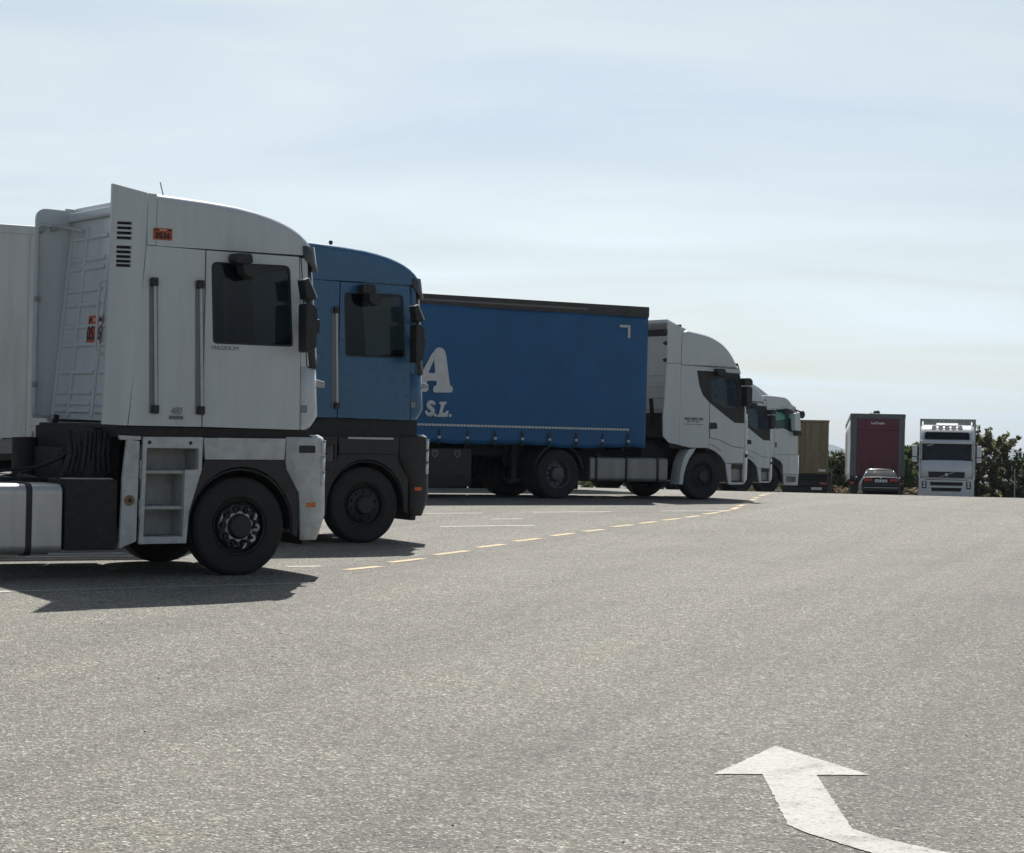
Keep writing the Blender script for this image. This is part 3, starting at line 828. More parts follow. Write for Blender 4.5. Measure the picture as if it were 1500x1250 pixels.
    for k, (h0, h1) in enumerate(((1.30, 1.43), (1.13, 1.265), (.955, 1.095))):
        for far in (0, 1):
            pts = [(.935, -.004), (.985, .035), (1.02, .12), (1.04, .34)]
            rows = [[(a, y if not far else W-y, h) for a, y in pts] for h in (h0, h1)]
            hl = MB().loft(rows).build('headlight', lampg, p, solid=.02)
            rows = [[(a+.004, (y-.003) if not far else W-y+.003, h) for a, y in pts] for h in (h1-.006, h1+.012)]
            MB().loft(rows).build('headlight_frame', steel, hl, solid=.01)
    for far in (0, 1):
        q = (lambda a, b: (a, b)) if not far else (lambda a, b: (W-b, W-a))
        ya, yb = q(-.008, .01)
        plate('side_lamp', rounded(rect(.652, .845, 1.305, 1.385), .015), ya, yb, darkpl if not isw else darkpl, bp, bevel=.004)
        plate('side_reflector', rounded(rect(.752, .862, .725, .772), .006), ya, yb, amber, bp, bevel=.003)
    tow = MB().box(.80, .90, .2, W-.2, .30, .42)
    tow.build('under_bumper', darkpl, bp, bevel=.02)
    # rear half
    f1 = running_gear(p, 3.80, tank=(-3.35, -1.955, .243, .957), tankmat=alu, tank_r=.10, straps=(-2.31, -3.0), width=W)
    hs = MB()
    for k in range(3):
        pts = []
        for q in range(60):
            tt = q/59
            pts.append((-1.40-.45*tt, .30+k*.02+.045*math.cos(q*1.15), 1.40-.26*math.sin(math.pi*tt)+.045*math.sin(q*1.15)))
        hs.tube(pts, .012, 5)
    hs.tube([(-1.33, 2.0, 1.65), (-1.42, 2.05, 1.3), (-1.40, 2.05, 1.05)], .03, 6)
    hs.tube([(-1.38, .5, 1.4), (-1.45, .6, 1.0)], .05, 7)
    hs.box(-1.52, -1.20, .46, 2.15, .95, 1.53).box(-1.66, -1.52, .9, 2.0, .95, 1.30)
    hs.tube([(-1.50, .40, 1.50), (-1.66, .42, 1.34), (-1.72, .44, 1.05)], .035, 7).tube([(-1.50, .55, 1.45), (-1.80, .6, 1.20), (-2.1, .9, 1.04)], .02, 6).tube([(-1.50, .7, 1.40), (-1.9, .75, 1.12), (-2.5, .9, 1.04)], .018, 6)
    for k in range(9):
        hs.tube([(-1.35-.06*k, .30+.03*math.sin(k), 1.50), (-1.42-.05*k, .24, 1.28), (-1.38-.06*k, .28, 1.08), (-1.5-.05*k, .33, 1.0)], .016+.006*(k % 3), 6)
    hs.cyl((-1.60, .36, 1.0), (-1.60, .36, 1.20), .11, n=12).cyl((-1.72, 1.9, 1.0), (-1.72, 1.9, 1.40), .14, n=12)
    hs.build('air_hose', chassis, p)
    if isw:
        sl = MB().tube([(-1.60, 2.05, 1.0), (-1.585, 2.05, 1.46)], .013, 6)
        sl.build('hose_post', steel, p)
        wl = MB().prism(rounded([(-2.62, 1.52), (-2.50, 1.60), (-2.42, 1.40), (-2.54, 1.33)], .02), .66, .82)
        lampo = wl.build('work_lamp', darkpl, p, bevel=.01)
        MB().tube([(-2.51, .66, 1.608), (-2.405, .66, 1.40), (-2.55, .66, 1.32)], .010, 6).build('work_lamp_frame', railm, lampo)
        MB().tube([(-2.52, .74, 1.36), (-2.58, .74, 1.0)], .02, 6).build('lamp_post', darkpl, lampo)
        ctop = bx('rail_cover', (-1.95, -1.42, .06, .16, 1.006, 1.02), steel, p, .003)
    an = MB()
    if isw: an.tube([(-.72, .55, 3.92), (-.80, .50, 4.13)], .006, 5)
    else: an.cyl((-.46, .35, 3.9), (-.46, .35, 3.985), .016, n=8).ball((-.46, .35, 3.99), .03)
    an.build('aerial', darkpl, p)
    if isw:
        def sticker(o, ux, uz, w_, h_):
            ux, uz = Vector(ux), Vector(uz); nn = ux.cross(uz)
            o = Vector(o)
            b = MB()
            c = [o, o+ux*w_, o+ux*w_+uz*h_, o+uz*h_]
            b.loft([[c[0], c[1]], [c[3], c[2]]])
            s_ = b.build('permit_sticker', orange, p)
            d = nn*.003
            text('permit_number', '0536', h_*.70, inkm, s_, o+ux*w_*.5+uz*h_*.36+d, ux, uz, bold=.003, sx=.98)
            k = MB()
            for u0, u1, v0, v1 in ((.06, .16, .76, .92), (.20, .27, .76, .92), (.74, .95, .78, .92)):
                k.loft([[o+ux*w_*u0+uz*h_*v0+d, o+ux*w_*u1+uz*h_*v0+d], [o+ux*w_*u0+uz*h_*v1+d, o+ux*w_*u1+uz*h_*v1+d]])
            k.build('permit_emblem', inkm, s_, stuff=True)
            k = MB(); k.loft([[o+ux*w_*.32+uz*h_*.79+d, o+ux*w_*.70+uz*h_*.79+d], [o+ux*w_*.32+uz*h_*.91+d, o+ux*w_*.70+uz*h_*.91+d]])
            k.build('permit_strip', surf('faded_orange', (.75, .36, .24), .5), s_)
        sticker((-1.07, -.006, 3.482), (1, 0, 0), (0, 0, 1), .21, .122)
        sticker((-1.205, 1.50, 2.42), (0, -1, 0), (.0905, 0, 1), .42, .31)
        text('model_lettering', 'MAGNUM', .062, greyprint, p, (-.235, -.002, 2.392), (1, 0, 0), (0, 0, 1), sx=1.15)
        text('power_lettering', '480', .11, greyprint, p, (-.775, -.002, 1.72), (1, 0, 0), (0, 0, 1), shear=.3, sx=.75)
        lb = bx('maker_badge', (-.85, -.69, -.003, .0, 1.635, 1.675), greyprint, p, .001)
    return p

T1 = flat_cab_tractor(-2.845, 23.45, 31.5, 'white tractor unit without a trailer, orange 0536 stickers, nearest the camera', white, lowwhite, .4, True, 'tractor units parked in a slanting row')
T2 = flat_cab_tractor(-1.990, 30.45, 31.5, 'blue tractor unit with black lower half behind the white one', blue, darkbody, .4, False, 'tractor units parked in a slanting row')

# the blue cab rides higher on its frame
def lift_cab(root):
    Z0 = [0, 1.50, 1.552, 2.436, 3.30, 3.41, 3.93, 9.]
    Z1 = [0, 1.50, 1.70, 2.55, 3.43, 3.565, 4.055, 9.125]
    def f(z):
        i = min(max(bisect_right(Z0, z)-1, 0), len(Z0)-2)
        return Z1[i]+(z-Z0[i])*(Z1[i+1]-Z1[i])/(Z0[i+1]-Z0[i])
    for o in root.children_recursive:
        if o.type == 'MESH' and o.data.users == 1 and o.matrix_basis.is_identity and (o.parent is root or o.parent.matrix_basis.is_identity):
            for v in o.data.vertices: v.co.z = f(v.co.z)
lift_cab(T2)

# ------------------------------------------------------------------ the round-roofed white tractor units
def arch_cab_tractor(X, Y, ang, label, z=None, deflector=True, detail=True, paint=white2):
    p = thing('tractor_unit', label, 'lorry', X, Y, ang, 'tractor units parked in a slanting row', z=z)
    W = 2.5
    WIN = [(.06, 2.190), (-.075, 2.310), (-.171, 2.506), (-.222, 2.721), (-.250, 2.846), (.95, 2.818)]
    side_o = [(-.685, 2.950), (-.690, 1.192), (-.406, 1.142), (.104, 1.142), (.118, 1.37), (.104, 2.160)]+WIN+[(.925, 2.905)]
    door_o = [(.113, 2.146), (.569, 1.862), (.816, 1.716), (1.095, 1.706), (1.098, 1.156), (.741, 1.196), (.419, 1.328), (.147, 1.374)]
    wing_o = [(.117, 1.360), (.150, 1.366), (.419, 1.319), (.741, 1.187), (1.098, 1.147), (1.094, .822), (.720, .815), (.600, .805), (.475, .955), (.291, 1.079), (.112, 1.140)]
    glass_o = [(.12, 2.128), (.06, 2.178), (-.085, 2.305), (-.18, 2.506), (-.23, 2.721), (-.256, 2.840), (.93, 2.812), (1.085, 2.10), (1.092, 1.715), (.818, 1.722), (.569, 1.868)]
    fair_o = [(-1.062, 2.962), (-.690, 2.985), (-.692, 1.195), (-.961, 1.238), (-1.120, 1.372), (-1.135, 1.813)]
    fup_o = [(-1.062, 2.974), (-1.060, 3.885), (-.560, 3.745), (-.680, 3.655), (-.691, 2.997)]
    for far in (0, 1):
        q = (lambda a, b: (a, b)) if not far else (lambda a, b: (W-b, W-a))
        sp = plate('side_panel', side_o, *q(0, .05), paint, p, bevel=.008)
        d = plate('door', door_o, *q(-.004, .05), paint, p, bevel=.008)
        # dark fixed glass with the clear opening light inside it
        clear = rounded([(.15, 2.70), (.80, 2.70), (.93, 2.22), (.88, 2.05), (.50, 2.05), (.17, 2.20)], .05)
        g = plate('window_surround', glass_o, *q(.006, .03), darkpl, d, [clear], bevel=.002)
        plate('window', [(a*1.0, h) for a, h in rounded([(.13, 2.72), (.82, 2.72), (.95, 2.21), (.89, 2.03), (.49, 2.03), (.15, 2.19)], .05)], *q(.014, .020), cabglass, g, bevel=0)
        h_ = plate('door_handle', rounded([(.126, 1.702), (.317, 1.706), (.348, 1.571), (.13, 1.557)], .03), *q(-.008, .0), darkpl, d, bevel=.004)
        plate('wing', wing_o, *q(.002, .05), paint, p, bevel=.008)
        ln = MB().tube([(.12, q(-.003, 0)[0 if not far else 1], 1.225), (.25, q(-.003, 0)[0 if not far else 1], 1.20), (.38, q(-.003, 0)[0 if not far else 1], 1.13), (.44, q(-.003, 0)[0 if not far else 1], 1.08)], .007, 5)
        ln.build('wing_crease', recessg, p)
        plate('side_fairing', fair_o, *q(-.002, .045), paint, p, bevel=.01)
        plate('side_fairing', fup_o, *q(-.002, .045), paint, p, bevel=.012)
        # wheel arch lip behind the tyre
        mg = [(-.225, 1.136), (-.415, 1.100), (-.520, .96), (-.590, .80), (-.640, .55), (-.665, .326), (-.560, .326), (-.535, .55), (-.482, .724), (-.40, .90), (-.28, 1.05)]
        plate('mudguard', mg, *q(.0, .35), paint, p, bevel=.01)
        # step with its frame
        st = plate('step_frame', [(.595, .800), (1.092, .808), (1.090, .345), (.70, .335), (.675, .40)], *q(.0, .04), paint, p, [[(.745, .715), (1.072, .715), (1.085, .40), (.765, .40)]], bevel=.008)
        sb = MB().box(.735, 1.09, *q(.07, .10), .39, .72)
        sb.build('step_back', alud, st)
        tr = MB().box(.745, 1.08, *q(-.004, .20), .69, .80)
        tr.build('step', darkpl, st, bevel=.01)
        bx('step', (.76, 1.085, *q(-.004, .20), .385, .425), darkpl, st, .01)
        # mirrors
        ya, yb = q(-.36, -.14)
        plate('mirror', rounded([(.79, 2.71), (.965, 2.715), (1.03, 2.66), (1.03, 2.55), (.82, 2.54)], .04), ya, yb, darkpl, p, bevel=.03)
        plate('mirror', rounded([(.86, 2.53), (1.01, 2.53), (1.04, 2.45), (1.03, 2.12), (1.0, 2.08), (.88, 2.085)], .05), ya, yb, darkpl, p, bevel=.035)
        ar = MB().tube([(1.02, q(.0, .05)[0 if not far else 1], 2.62), (.97, sum(q(-.2, -.1))/2, 2.62)], .025, 6)
        ar.build('mirror_arm', darkpl, p)
        ar = MB().tube([(1.05, q(.0, .05)[0 if not far else 1], 2.10), (.97, sum(q(-.2, -.1))/2, 2.10)], .025, 6)
        ar.build('mirror_arm', darkpl, p)
        # corner air vane with pale bumps imitating sunlight through its slots
        yv = -.012 if not far else W+.012
        rows = []
        for h in (1.15, 1.30, 1.80, 1.92):
            o_ = .0 if h < 1.9 else -.03
            pts = [(1.112, .0), (1.165+o_, .005), (1.215+o_, .045), (1.25+o_, .13)]
            rows.append([(a, y if not far else W-y, h) for a, y in pts])
        vn = MB().loft(rows).build('corner_vane', paint, p, solid=.02)
        if not far:
            for k in range(6):
                MB().ball((1.165, .002, 1.88-.135*k), .017, 1, .8, 1.3, 8, 6).build('vane_glint', lampg, vn)
        MB().cyl((1.16, -.006 if not far else W+.006, .985), (1.16, .03 if not far else W-.03, .985), .045, n=14).build('fog_lamp', darkpl, p)
    # roof
    prof = [(-.672, 2.962), (-.672, 3.655), (-.50, 3.715), (-.38, 3.705), (-.25, 3.686), (-.025, 3.651), (.12, 3.617), (.247, 3.572), (.36, 3.522), (.454, 3.472), (.54, 3.412), (.616, 3.351), (.69, 3.275), (.758, 3.192), (.81, 3.118), (.853, 3.045), (.885, 2.962)]
    def on_rim(e):
        cap = [f for f in e.link_faces if abs(f.normal.y) > .9]
        top = [f for f in e.link_faces if abs(f.normal.y) < .5 and (f.normal.z > .05 or f.normal.x > .9)]
        return len(cap) == 1 and len(top) == 1
    MB().prism(prof, 0, W).build('roof', paint, p, bevel=.10, seg=5, rim_only=on_rim, smooth=32)
    plate('trim_strip', [(-.67, 2.952), (.905, 2.918), (.904, 2.932), (-.67, 2.962)], -.003, .02, recessg, p, bevel=0)
    plate('roof_spoiler', [(-1.03, 3.86), (-1.01, 3.948), (-.519, 3.746), (-.56, 3.70)], .10, W-.10, paint, p, bevel=.02)
    bk = bx('back_wall', (-.70, -.66, .05, W-.05, 1.25, 3.60), paint, p)
    vb = MB()
    for h in (1.5, 1.75, 2.0, 2.25, 2.5, 2.75): vb.box(-.715, -.69, .3, W-.3, h-.03, h+.03)
    vb.build('pressed_rib', paint, bk, bevel=.005, seg=1, stuff=True)
    plate('roof_shade_strip', [(-.70, 3.60), (-.70, 3.84), (-.66, 3.84), (-.66, 3.60)], .05, W-.05, darkpl, p, bevel=.004)  # dark plate imitating the shading at the back of the roof
    kb = MB().prism(rounded([(.20, 2.90), (.40, 2.90), (.46, 2.80), (.40, 2.74), (.22, 2.76)], .03), -.16, .0)
    kb.build('kerb_mirror', darkpl, p, bevel=.02)
    hk = MB()
    for h in (3.66, 3.42, 3.05): hk.prism([(-1.06, h-.05), (-1.13, h), (-1.06, h+.04)], .02, .10)
    hk.build('fairing_hinge', darkpl, p, stuff=True)
    # front
    def fr(a0, af): return [(a0, .002), (af-.10, .01), (af-.03, .06), (af, .16), (af+.05, .55), (af+.07, W/2)]
    front_loft(p, 'front_panel', paint, [(1.12, fr(1.104, 1.255)), (1.5, fr(1.104, 1.235)), (1.98, fr(1.10, 1.19))], mir=W)
    front_loft(p, 'windscreen', cabglass, [(1.98, fr(1.06, 1.185)), (2.4, fr(1.0, 1.10)), (2.82, fr(.92, .97))], mir=W, solid=0)
    front_loft(p, 'front_header', paint, [(2.80, fr(.90, .975)), (2.97, fr(.84, .90))], mir=W)
    for far in (0, 1):
        rows = []
        for h, a0, af in ((1.70, 1.098, 1.20), (1.98, 1.094, 1.185), (2.12, 1.078, 1.165), (2.4, 1.015, 1.10), (2.82, .925, .97)):
            rows.append([(a, y if not far else W-y, h) for a, y in ((a0, .0), (af-.06, .0), (af-.03, .03), (af-.01, .07))])
        MB().loft(rows).build('pillar', paint, p, solid=.03)
    plate('sun_visor', [(.876, 3.05), (.968, 3.045), (1.055, 2.82), (1.04, 2.81), (.945, 3.0)], .12, W-.12, green_dark, p, bevel=.006)
    for k, yy in enumerate((.30, .62)):
        MB().ball((1.05, yy, 2.87+.01*k), .055, 1.2, 1, 1, 10, 7).build('marker_lamp', green_dark, p)
    for k, yy in enumerate((.45, 2.05)):
        MB().cyl((.93, yy, 3.04), (.93, yy, 3.12), .05, .04, 10).build('horn', darkpl, p)
    def bf(a0, af): return [(a0, 0), (af-.12, .0), (af-.04, .04), (af, .14), (af+.05, .55), (af+.07, W/2)]
    bp = front_loft(p, 'bumper', paint, [(1.105, bf(1.105, 1.262)), (.80, bf(1.102, 1.272)), (.55, bf(1.10, 1.272)), (.45, bf(1.10, 1.262)), (.345, bf(1.09, 1.18))], mir=W)
    for far in (0, 1):
        rows = [[(a, y if not far else W-y, h) for a, y in ((1.255, .07), (1.285, .16), (1.325, .5))] for h in (.62, .80)]
        MB().loft(rows).build('headlight', lampg, bp, solid=.01)
    g = MB()
    for k in range(5): g.box(1.30, 1.335, .55, W-.55, 1.15+k*.14, 1.24+k*.14)
    g.build('grille', darkpl, p, bevel=.01, stuff=True)
    bx('cab_underside', (-.90, 1.05, .06, W-.06, 1.12, 1.24), chassis, p, .02)
    interior(p, -.66, 1.10, 1.30, 3.2, W)
    if detail:
        pl = plate('locker_door', rounded([(-.596, 1.952), (-.073, 1.958), (-.061, 1.571), (-.584, 1.560)], .05), -.006, .0, paint, p, bevel=.003)
        pm = MB()
        for hh, th, runs in ((1.775, .062, ((-.56, -.43), (-.41, -.37), (-.36, -.22), (-.20, -.18), (-.16, -.06))), (1.715, .030, ((-.49, -.40), (-.36, -.29), (-.25, -.16))), (1.655, .016, ((-.56, -.34), (-.30, -.06)))):
            for q0, q1 in runs: pm.box(q0, q1, -.009, -.006, hh-th/2, hh+th/2)
        pm.build('printed_line', greyprint, pl, stuff=True)
    running_gear(p, 3.79, tank=(-2.985, -.945, .375, .905), tankmat=alud, tank_r=.09, straps=(-2.83, -2.05, -1.22), width=W, tank_far=True)
    m = MB().box(-1.35, -.72, .5, 2.0, .75, 1.2)
    m.tube([(-.9, .5, 1.2), (-1.05, .5, 1.6), (-1.05, .6, 2.2)], .05, 8)
    m.prism([(-1.12, 1.35), (-.72, 1.25), (-.72, 1.9), (-1.02, 1.88)], .12, .9)
    m.build('air_intake', chassis, p, bevel=.02)
    return p
IV1 = arch_cab_tractor(4.246, 49.05, 31.5, 'white tractor unit with a round roof coupled to the blue curtain trailer', paint=white2)
IV2 = arch_cab_tractor(7.434, 71.43, 31.5, 'smaller-looking white tractor unit between the two other white cabs of the row', detail=False, paint=white)

# ------------------------------------------------------------------ the third white tractor (flat roof with a deflector)
def flat_roof_tractor(X, Y, ang):
    p = thing('tractor_unit', 'white tractor unit with a see-through cab window, farthest of the slanting row', 'lorry', X, Y, ang, 'tractor units parked in a slanting row')
    W = 2.5
    paint = white
    win = [(.262, 3.025), (1.005, 3.035), (1.055, 2.27), (.88, 2.30), (.74, 2.37), (.60, 2.395), (.275, 2.36)]
    door = [(-.06+.30, 3.06), (1.06, 3.06), (1.16, 2.2), (1.30, 2.1), (1.325, 1.44), (.70, 1.44), (.60, 1.44), (.24, 1.44)]
    lowp = [(.24, 1.43), (1.325, 1.43), (1.34, .74), (.66, .735), (.645, 1.05), (.52, 1.20), (.26, 1.31)]
    side = [(-.98, 3.06), (.23, 3.06), (.23, 1.32), (.0, 1.36), (-.9, 1.36)]
    for far in (0, 1):
        q = (lambda a, b: (a, b)) if not far else (lambda a, b: (W-b, W-a))
        d = plate('door', door, *q(0, .05), paint, p, [rounded(win, .05)], bevel=.008)
        plate('window', win, *q(.02, .026), paleglass, d, bevel=0)
        sl = MB().prism(rounded([(.25, 3.04), (1.02, 3.05), (1.072, 2.25), (.87, 2.28), (.735, 2.35), (.60, 2.375), (.262, 2.34)], .05), *q(-.003, .012), 'y', [rounded(win, .05)])
        sl.build('window_seal', darkpl, d)
        plate('door_handle', rounded(rect(.27, .335, 1.68, 1.86), .015), *q(-.012, 0), darkpl, d, bevel=.006)
        plate('side_panel', side, *q(0, .05), paint, p, bevel=.008)
        plate('wing', lowp, *q(.002, .05), paint, p, bevel=.01)
        st = plate('step_frame', [(.67, .725), (1.345, .725), (1.34, .345), (.70, .345)], *q(0, .05), lowwhite, p, [[(.80, .66), (1.24, .66), (1.24, .45), (.80, .45)]], bevel=.01)
        bx('step', (.79, 1.25, *q(.05, .25), .42, .46), darkpl, st, .01)
        bx('step_back', (.79, 1.25, *q(.2, .22), .44, .70), greyin, st, .005)
        ya, yb = q(-.30, -.06)
        plate('mirror', rounded([(.90, 2.93), (1.14, 2.95), (1.20, 2.30), (1.0, 2.30), (.93, 2.34)], .05), ya, yb, paint, p, bevel=.04)
        plate('mirror_foot', rounded([(1.0, 2.29), (1.22, 2.29), (1.24, 2.12), (1.06, 2.12)], .03), ya, yb, darkpl, p, bevel=.02)
        MB().tube([(1.02, sum(q(-.02, .02))/2, 2.97), (1.08, sum(q(-.2, -.16))/2, 2.98)], .03, 6).build('mirror_arm', darkpl, p)
        kb = MB().ball((.66, sum(q(-.14, -.10))/2, 2.975), .15, 1.4, .6, .75, 12, 8)
        kb.build('kerb_mirror', darkpl, p)
    fm = MB().tube([(.95, .10, 3.06), (1.25, .02, 3.04), (1.42, .0, 2.98)], .03, 7)
    fm.build('front_mirror_arm', darkpl, p)
    MB().ball((1.47, .0, 2.90), .12, .9, 1.0, 1.25, 12, 8).build('front_mirror', darkpl, p)
    prof = [(-.99, 3.07), (-.99, 3.50), (-.453, 3.526), (.109, 3.534), (.5, 3.515), (.72, 3.49), (.85, 3.43), (.96, 3.34), (1.06, 3.22), (1.12, 3.11), (1.13, 3.07)]
    def on_rim(e):
        cap = [f for f in e.link_faces if abs(f.normal.y) > .9]
        top = [f for f in e.link_faces if abs(f.normal.y) < .5 and (f.normal.z > .05 or f.normal.x > .9)]
        return len(cap) == 1 and len(top) == 1
    MB().prism(prof, 0, W).build('roof', paint, p, bevel=.09, seg=4, rim_only=on_rim, smooth=32)
    plate('sun_visor', [(1.06, 3.24), (1.235, 3.15), (1.26, 3.0), (1.20, 3.0), (1.10, 3.12)], .05, W-.05, railm, p, bevel=.02)
    plate('roof_deflector', [(-1.0, 3.50), (-1.0, 4.02), (-.80, 4.0), (-.35, 3.80), (.12, 3.54), (.12, 3.52)], .22, W-.22, paint, p, bevel=.05, seg=3)
    def fr(a0, af): return [(a0, .0), (af-.10, .01), (af-.03, .06), (af, .16), (af+.05, .55), (af+.07, W/2)]
    front_loft(p, 'windscreen', cabglass, [(2.15, fr(1.18, 1.36)), (2.6, fr(1.12, 1.28)), (3.06, fr(1.04, 1.18))], mir=W, solid=0)
    front_loft(p, 'front_panel', paint, [(1.42, fr(1.33, 1.40)), (1.8, fr(1.32, 1.395)), (2.16, fr(1.20, 1.37))], mir=W)
    front_loft(p, 'bumper', paint, [(1.42, fr(1.33, 1.395)), (.8, fr(1.345, 1.41)), (.345, fr(1.335, 1.36))], mir=W)
    for far in (0, 1):
        rows = [[(a, y if not far else W-y, h) for a, y in ((a0, .0), (af-.06, .005), (af-.01, .07))] for h, a0, af in ((2.15, 1.16, 1.36), (2.6, 1.09, 1.28), (3.06, 1.05, 1.18))]
        MB().loft(rows).build('pillar', paint, p, solid=.04)
    mg = MB(); mg.lathe([(.62, 0), (.62, .4), (.60, .4), (.60, 0), (.62, 0)], (0, 0, .53), 16, R(-8), R(188)); mg.build('mudguard', darkpl, p)
    bx('back_wall', (-1.0, -.96, .04, W-.04, 1.4, 3.06), paint, p)
    bx('cab_underside', (-.98, 1.25, .06, W-.06, 1.24, 1.36), chassis, p, .02)
    d = MB().box(-.95, 1.2, .08, W-.08, 1.38, 1.45); d.prism([(.80, 1.45), (.80, 2.0), (1.0, 2.1), (1.2, 2.05), (1.2, 1.45)], .1, W-.1)
    d.build('dashboard', cabtrim, p)
    for y in (.3, 1.65): MB().box(-.25, .25, y, y+.55, 1.75, 1.92).build('seat', seatm, p, bevel=.04)
    running_gear(p, 3.7, tank=(-2.6, -.95, .35, .95), width=W)
    return p
MAN = flat_roof_tractor(9.187, 79.32, 31.5)

# ------------------------------------------------------------------ trailers
def trailer(p, a0, a1, W, h0, h1, axles, side, hang=.0):
    """Frame, axles and under-run gear of a semi-trailer between a0 (rear) and a1 (front)."""
    fr = MB()
    for y in (.75, W-.83): fr.box(a0+.05, a1-.4, y, y+.09, h0-.32, h0-.06)
    for k in range(14):
        a = a0+.3+(a1-a0-.8)*k/13
        fr.box(a-.03, a+.03, .12, W-.12, h0-.16, h0-.06)
    fr.box(a0, a1, .02, W-.02, h0-.08, h0)
    fr.build('trailer_frame', chassis, p)
    for a in axles:
        bx('axle', (a-.07, a+.07, .3, W-.3, .42, .56), chassis, p, .02)
        for y, far in ((.05, 0), (W-.05, 1)):
            wheel(p, a, y, style='drive', w=.38, far=bool(far))
        for y0 in (.03, W-.45):
            MB().lathe([(.60, 0), (.60, .42), (.585, .42), (.585, 0), (.60, 0)], (a, y0, .52), 12, R(25), R(155)).build('mudguard', darkpl, p)
    for y in (.45, W-.55):
        lg = MB().box(a1-3.1, a1-2.98, y, y+.10, .38, h0-.1).box(a1-3.2, a1-2.88, y-.06, y+.16, .34, .38)
        lg.build('landing_leg', chassis, p)
    bx('rear_bumper', (a0-.02, a0+.08, .08, W-.08, .42, .56), chassis, p, .01)

def blue_curtain_trailer():
    A = R(31.5)
    p = thing('curtain_trailer', 'blue curtain-sided trailer with white A and S.L. lettering behind the white tractor', 'trailer', 4.246, 49.05, 31.5)
    a0, a1, W, h0, h1 = -15.2, -1.60, 2.55, 1.20, 4.175
    trailer(p, a0, a1, W, h0, h1, (-11.0, -12.3, -13.6), None)
    # curtain: a hanging sheet with slack between the straps and a hem that lifts and dips
    strap_a = [-2.064-.6715*k for k in range(20)]
    for far in (0, 1):
        y0 = 0. if not far else W
        sg = 1 if far else -1
        na, nh = 190, 26
        rows = []
        for j in range(nh+1):
            v = j/nh
            row = []
            for i in range(na+1):
                a = a0+.04+(a1-a0-.04)*i/na
                ph = ((a-strap_a[0])/.6715) % 1.
                hem = 1.135-.025*math.sin(math.pi*ph)+.02*math.sin(a*.9+1)+.02*math.sin(a*2.3)
                h = hem+(3.96-hem)*v
                bulge = .012*math.sin(a*1.7+.8*v)+.010*math.sin(a*4.1+2.*v+1)*(1-v)+.012*math.sin(v*5+a*.5)
                bulge += .016*math.sin(math.pi*ph)**2*max(0, 1-v*4)
                if i in (0, na): bulge = 0
                row.append((a, y0+sg*(.008+bulge), h))
            rows.append(row)
        MB().loft(rows).build('curtain', tarp, p, smooth=180, weld=False, solid=.004)
    rw = MB().box(a1-.06, a1, .0, W, h0-.08, 4.0)
    rw.build('front_wall', framegrey, p, bevel=.01)
    MB().box(a0, a0+.06, 0, W, h0-.08, 4.0).build('rear_doors', framegrey, p, bevel=.01)
    bx('roof', (a0, a1, .02, W-.02, 4.10, 4.15), framegrey, p, .01)
    for y0, y1 in ((-.03, .06), (W-.06, W+.03)):
        b = bx('top_rail', (a0, a1+.015, y0, y1, 3.945, h1), toprail, p, .012)
        bx('rail_trim', (a0, -3.2, y0-.006 if y0 < 1 else y1, y0 if y0 < 1 else y1+.006, 4.035, 4.075), surf('weathered_rail_trim', (.16, .145, .14), .6, dirt=.4), b, .002)
    for a in strap_a:
        s_ = MB().box(a-.022, a+.022, -.034, -.028, 1.10, 1.40)
        st = s_.build('strap', darkpl, p)
        bx('buckle', (a-.035, a+.035, -.048, -.034, 1.225, 1.275), railm, st, .006)
    b = MB()
    a = -2.06
    while a > -15.1:
        b.box(a-.068, a, -.036, -.033, 1.478, 1.522); a -= .083
    b.build('reflective_tape', tarpprint, p, stuff=True)
    b = MB()
    for k in range(4): b.box(-2.354+k*.069, -2.354+k*.069+.062, -.036, -.033, 3.702, 3.756)
    for k in range(4): b.box(-2.143, -2.079, -.036, -.033, 3.48+k*.055, 3.48+k*.055+.049)
    b.build('corner_marking', tarpprint, p, stuff=True)
    # lettering
    A_out = [(-6.887, 3.059), (-6.845, 3.08), (-6.804, 3.085), (-6.755, 3.08), (-6.725, 3.066), (-6.69, 3.035), (-6.662, 2.987), (-6.635, 2.88), (-6.542, 2.345), (-6.525, 2.31), (-6.485, 2.295), (-6.468, 2.265), (-6.472, 2.215), (-6.49, 2.18), (-6.537, 2.168),
             (-6.885, 2.160), (-6.925, 2.175), (-6.935, 2.215), (-6.925, 2.27), (-6.89, 2.30), (-6.85, 2.318), (-6.862, 2.398), (-7.06, 2.396), (-7.10, 2.325), (-7.05, 2.29), (-7.04, 2.22), (-7.08, 2.17), (-7.42, 2.16), (-7.46, 2.20), (-7.44, 2.27), (-7.37, 2.31), (-7.33, 2.34), (-7.0, 2.92)]
    A_hole = [(-6.896, 2.555), (-6.90, 2.62), (-6.925, 2.836), (-7.035, 2.595), (-7.05, 2.555)]
    MB().prism(A_out, -.036, -.033, 'y', [A_hole]).build('lettering', tarpprint, p)
    L_o = [(-6.775, 1.975), (-6.602, 1.979), (-6.612, 1.935), (-6.65, 1.918), (-6.705, 1.752), (-6.64, 1.752), (-6.60, 1.80), (-6.55, 1.79), (-6.582, 1.668), (-6.825, 1.663), (-6.815, 1.705), (-6.785, 1.715), (-6.735, 1.91), (-6.78, 1.93)]
    MB().prism(L_o, -.036, -.033).build('lettering', tarpprint, p)
    S_c = [(-6.895, 1.90), (-6.905, 1.945), (-6.955, 1.962), (-7.01, 1.945), (-7.035, 1.905), (-7.02, 1.865), (-6.965, 1.83), (-6.925, 1.79), (-6.93, 1.74), (-6.975, 1.705), (-7.03, 1.705), (-7.075, 1.74), (-7.08, 1.785)]
    sb = MB()
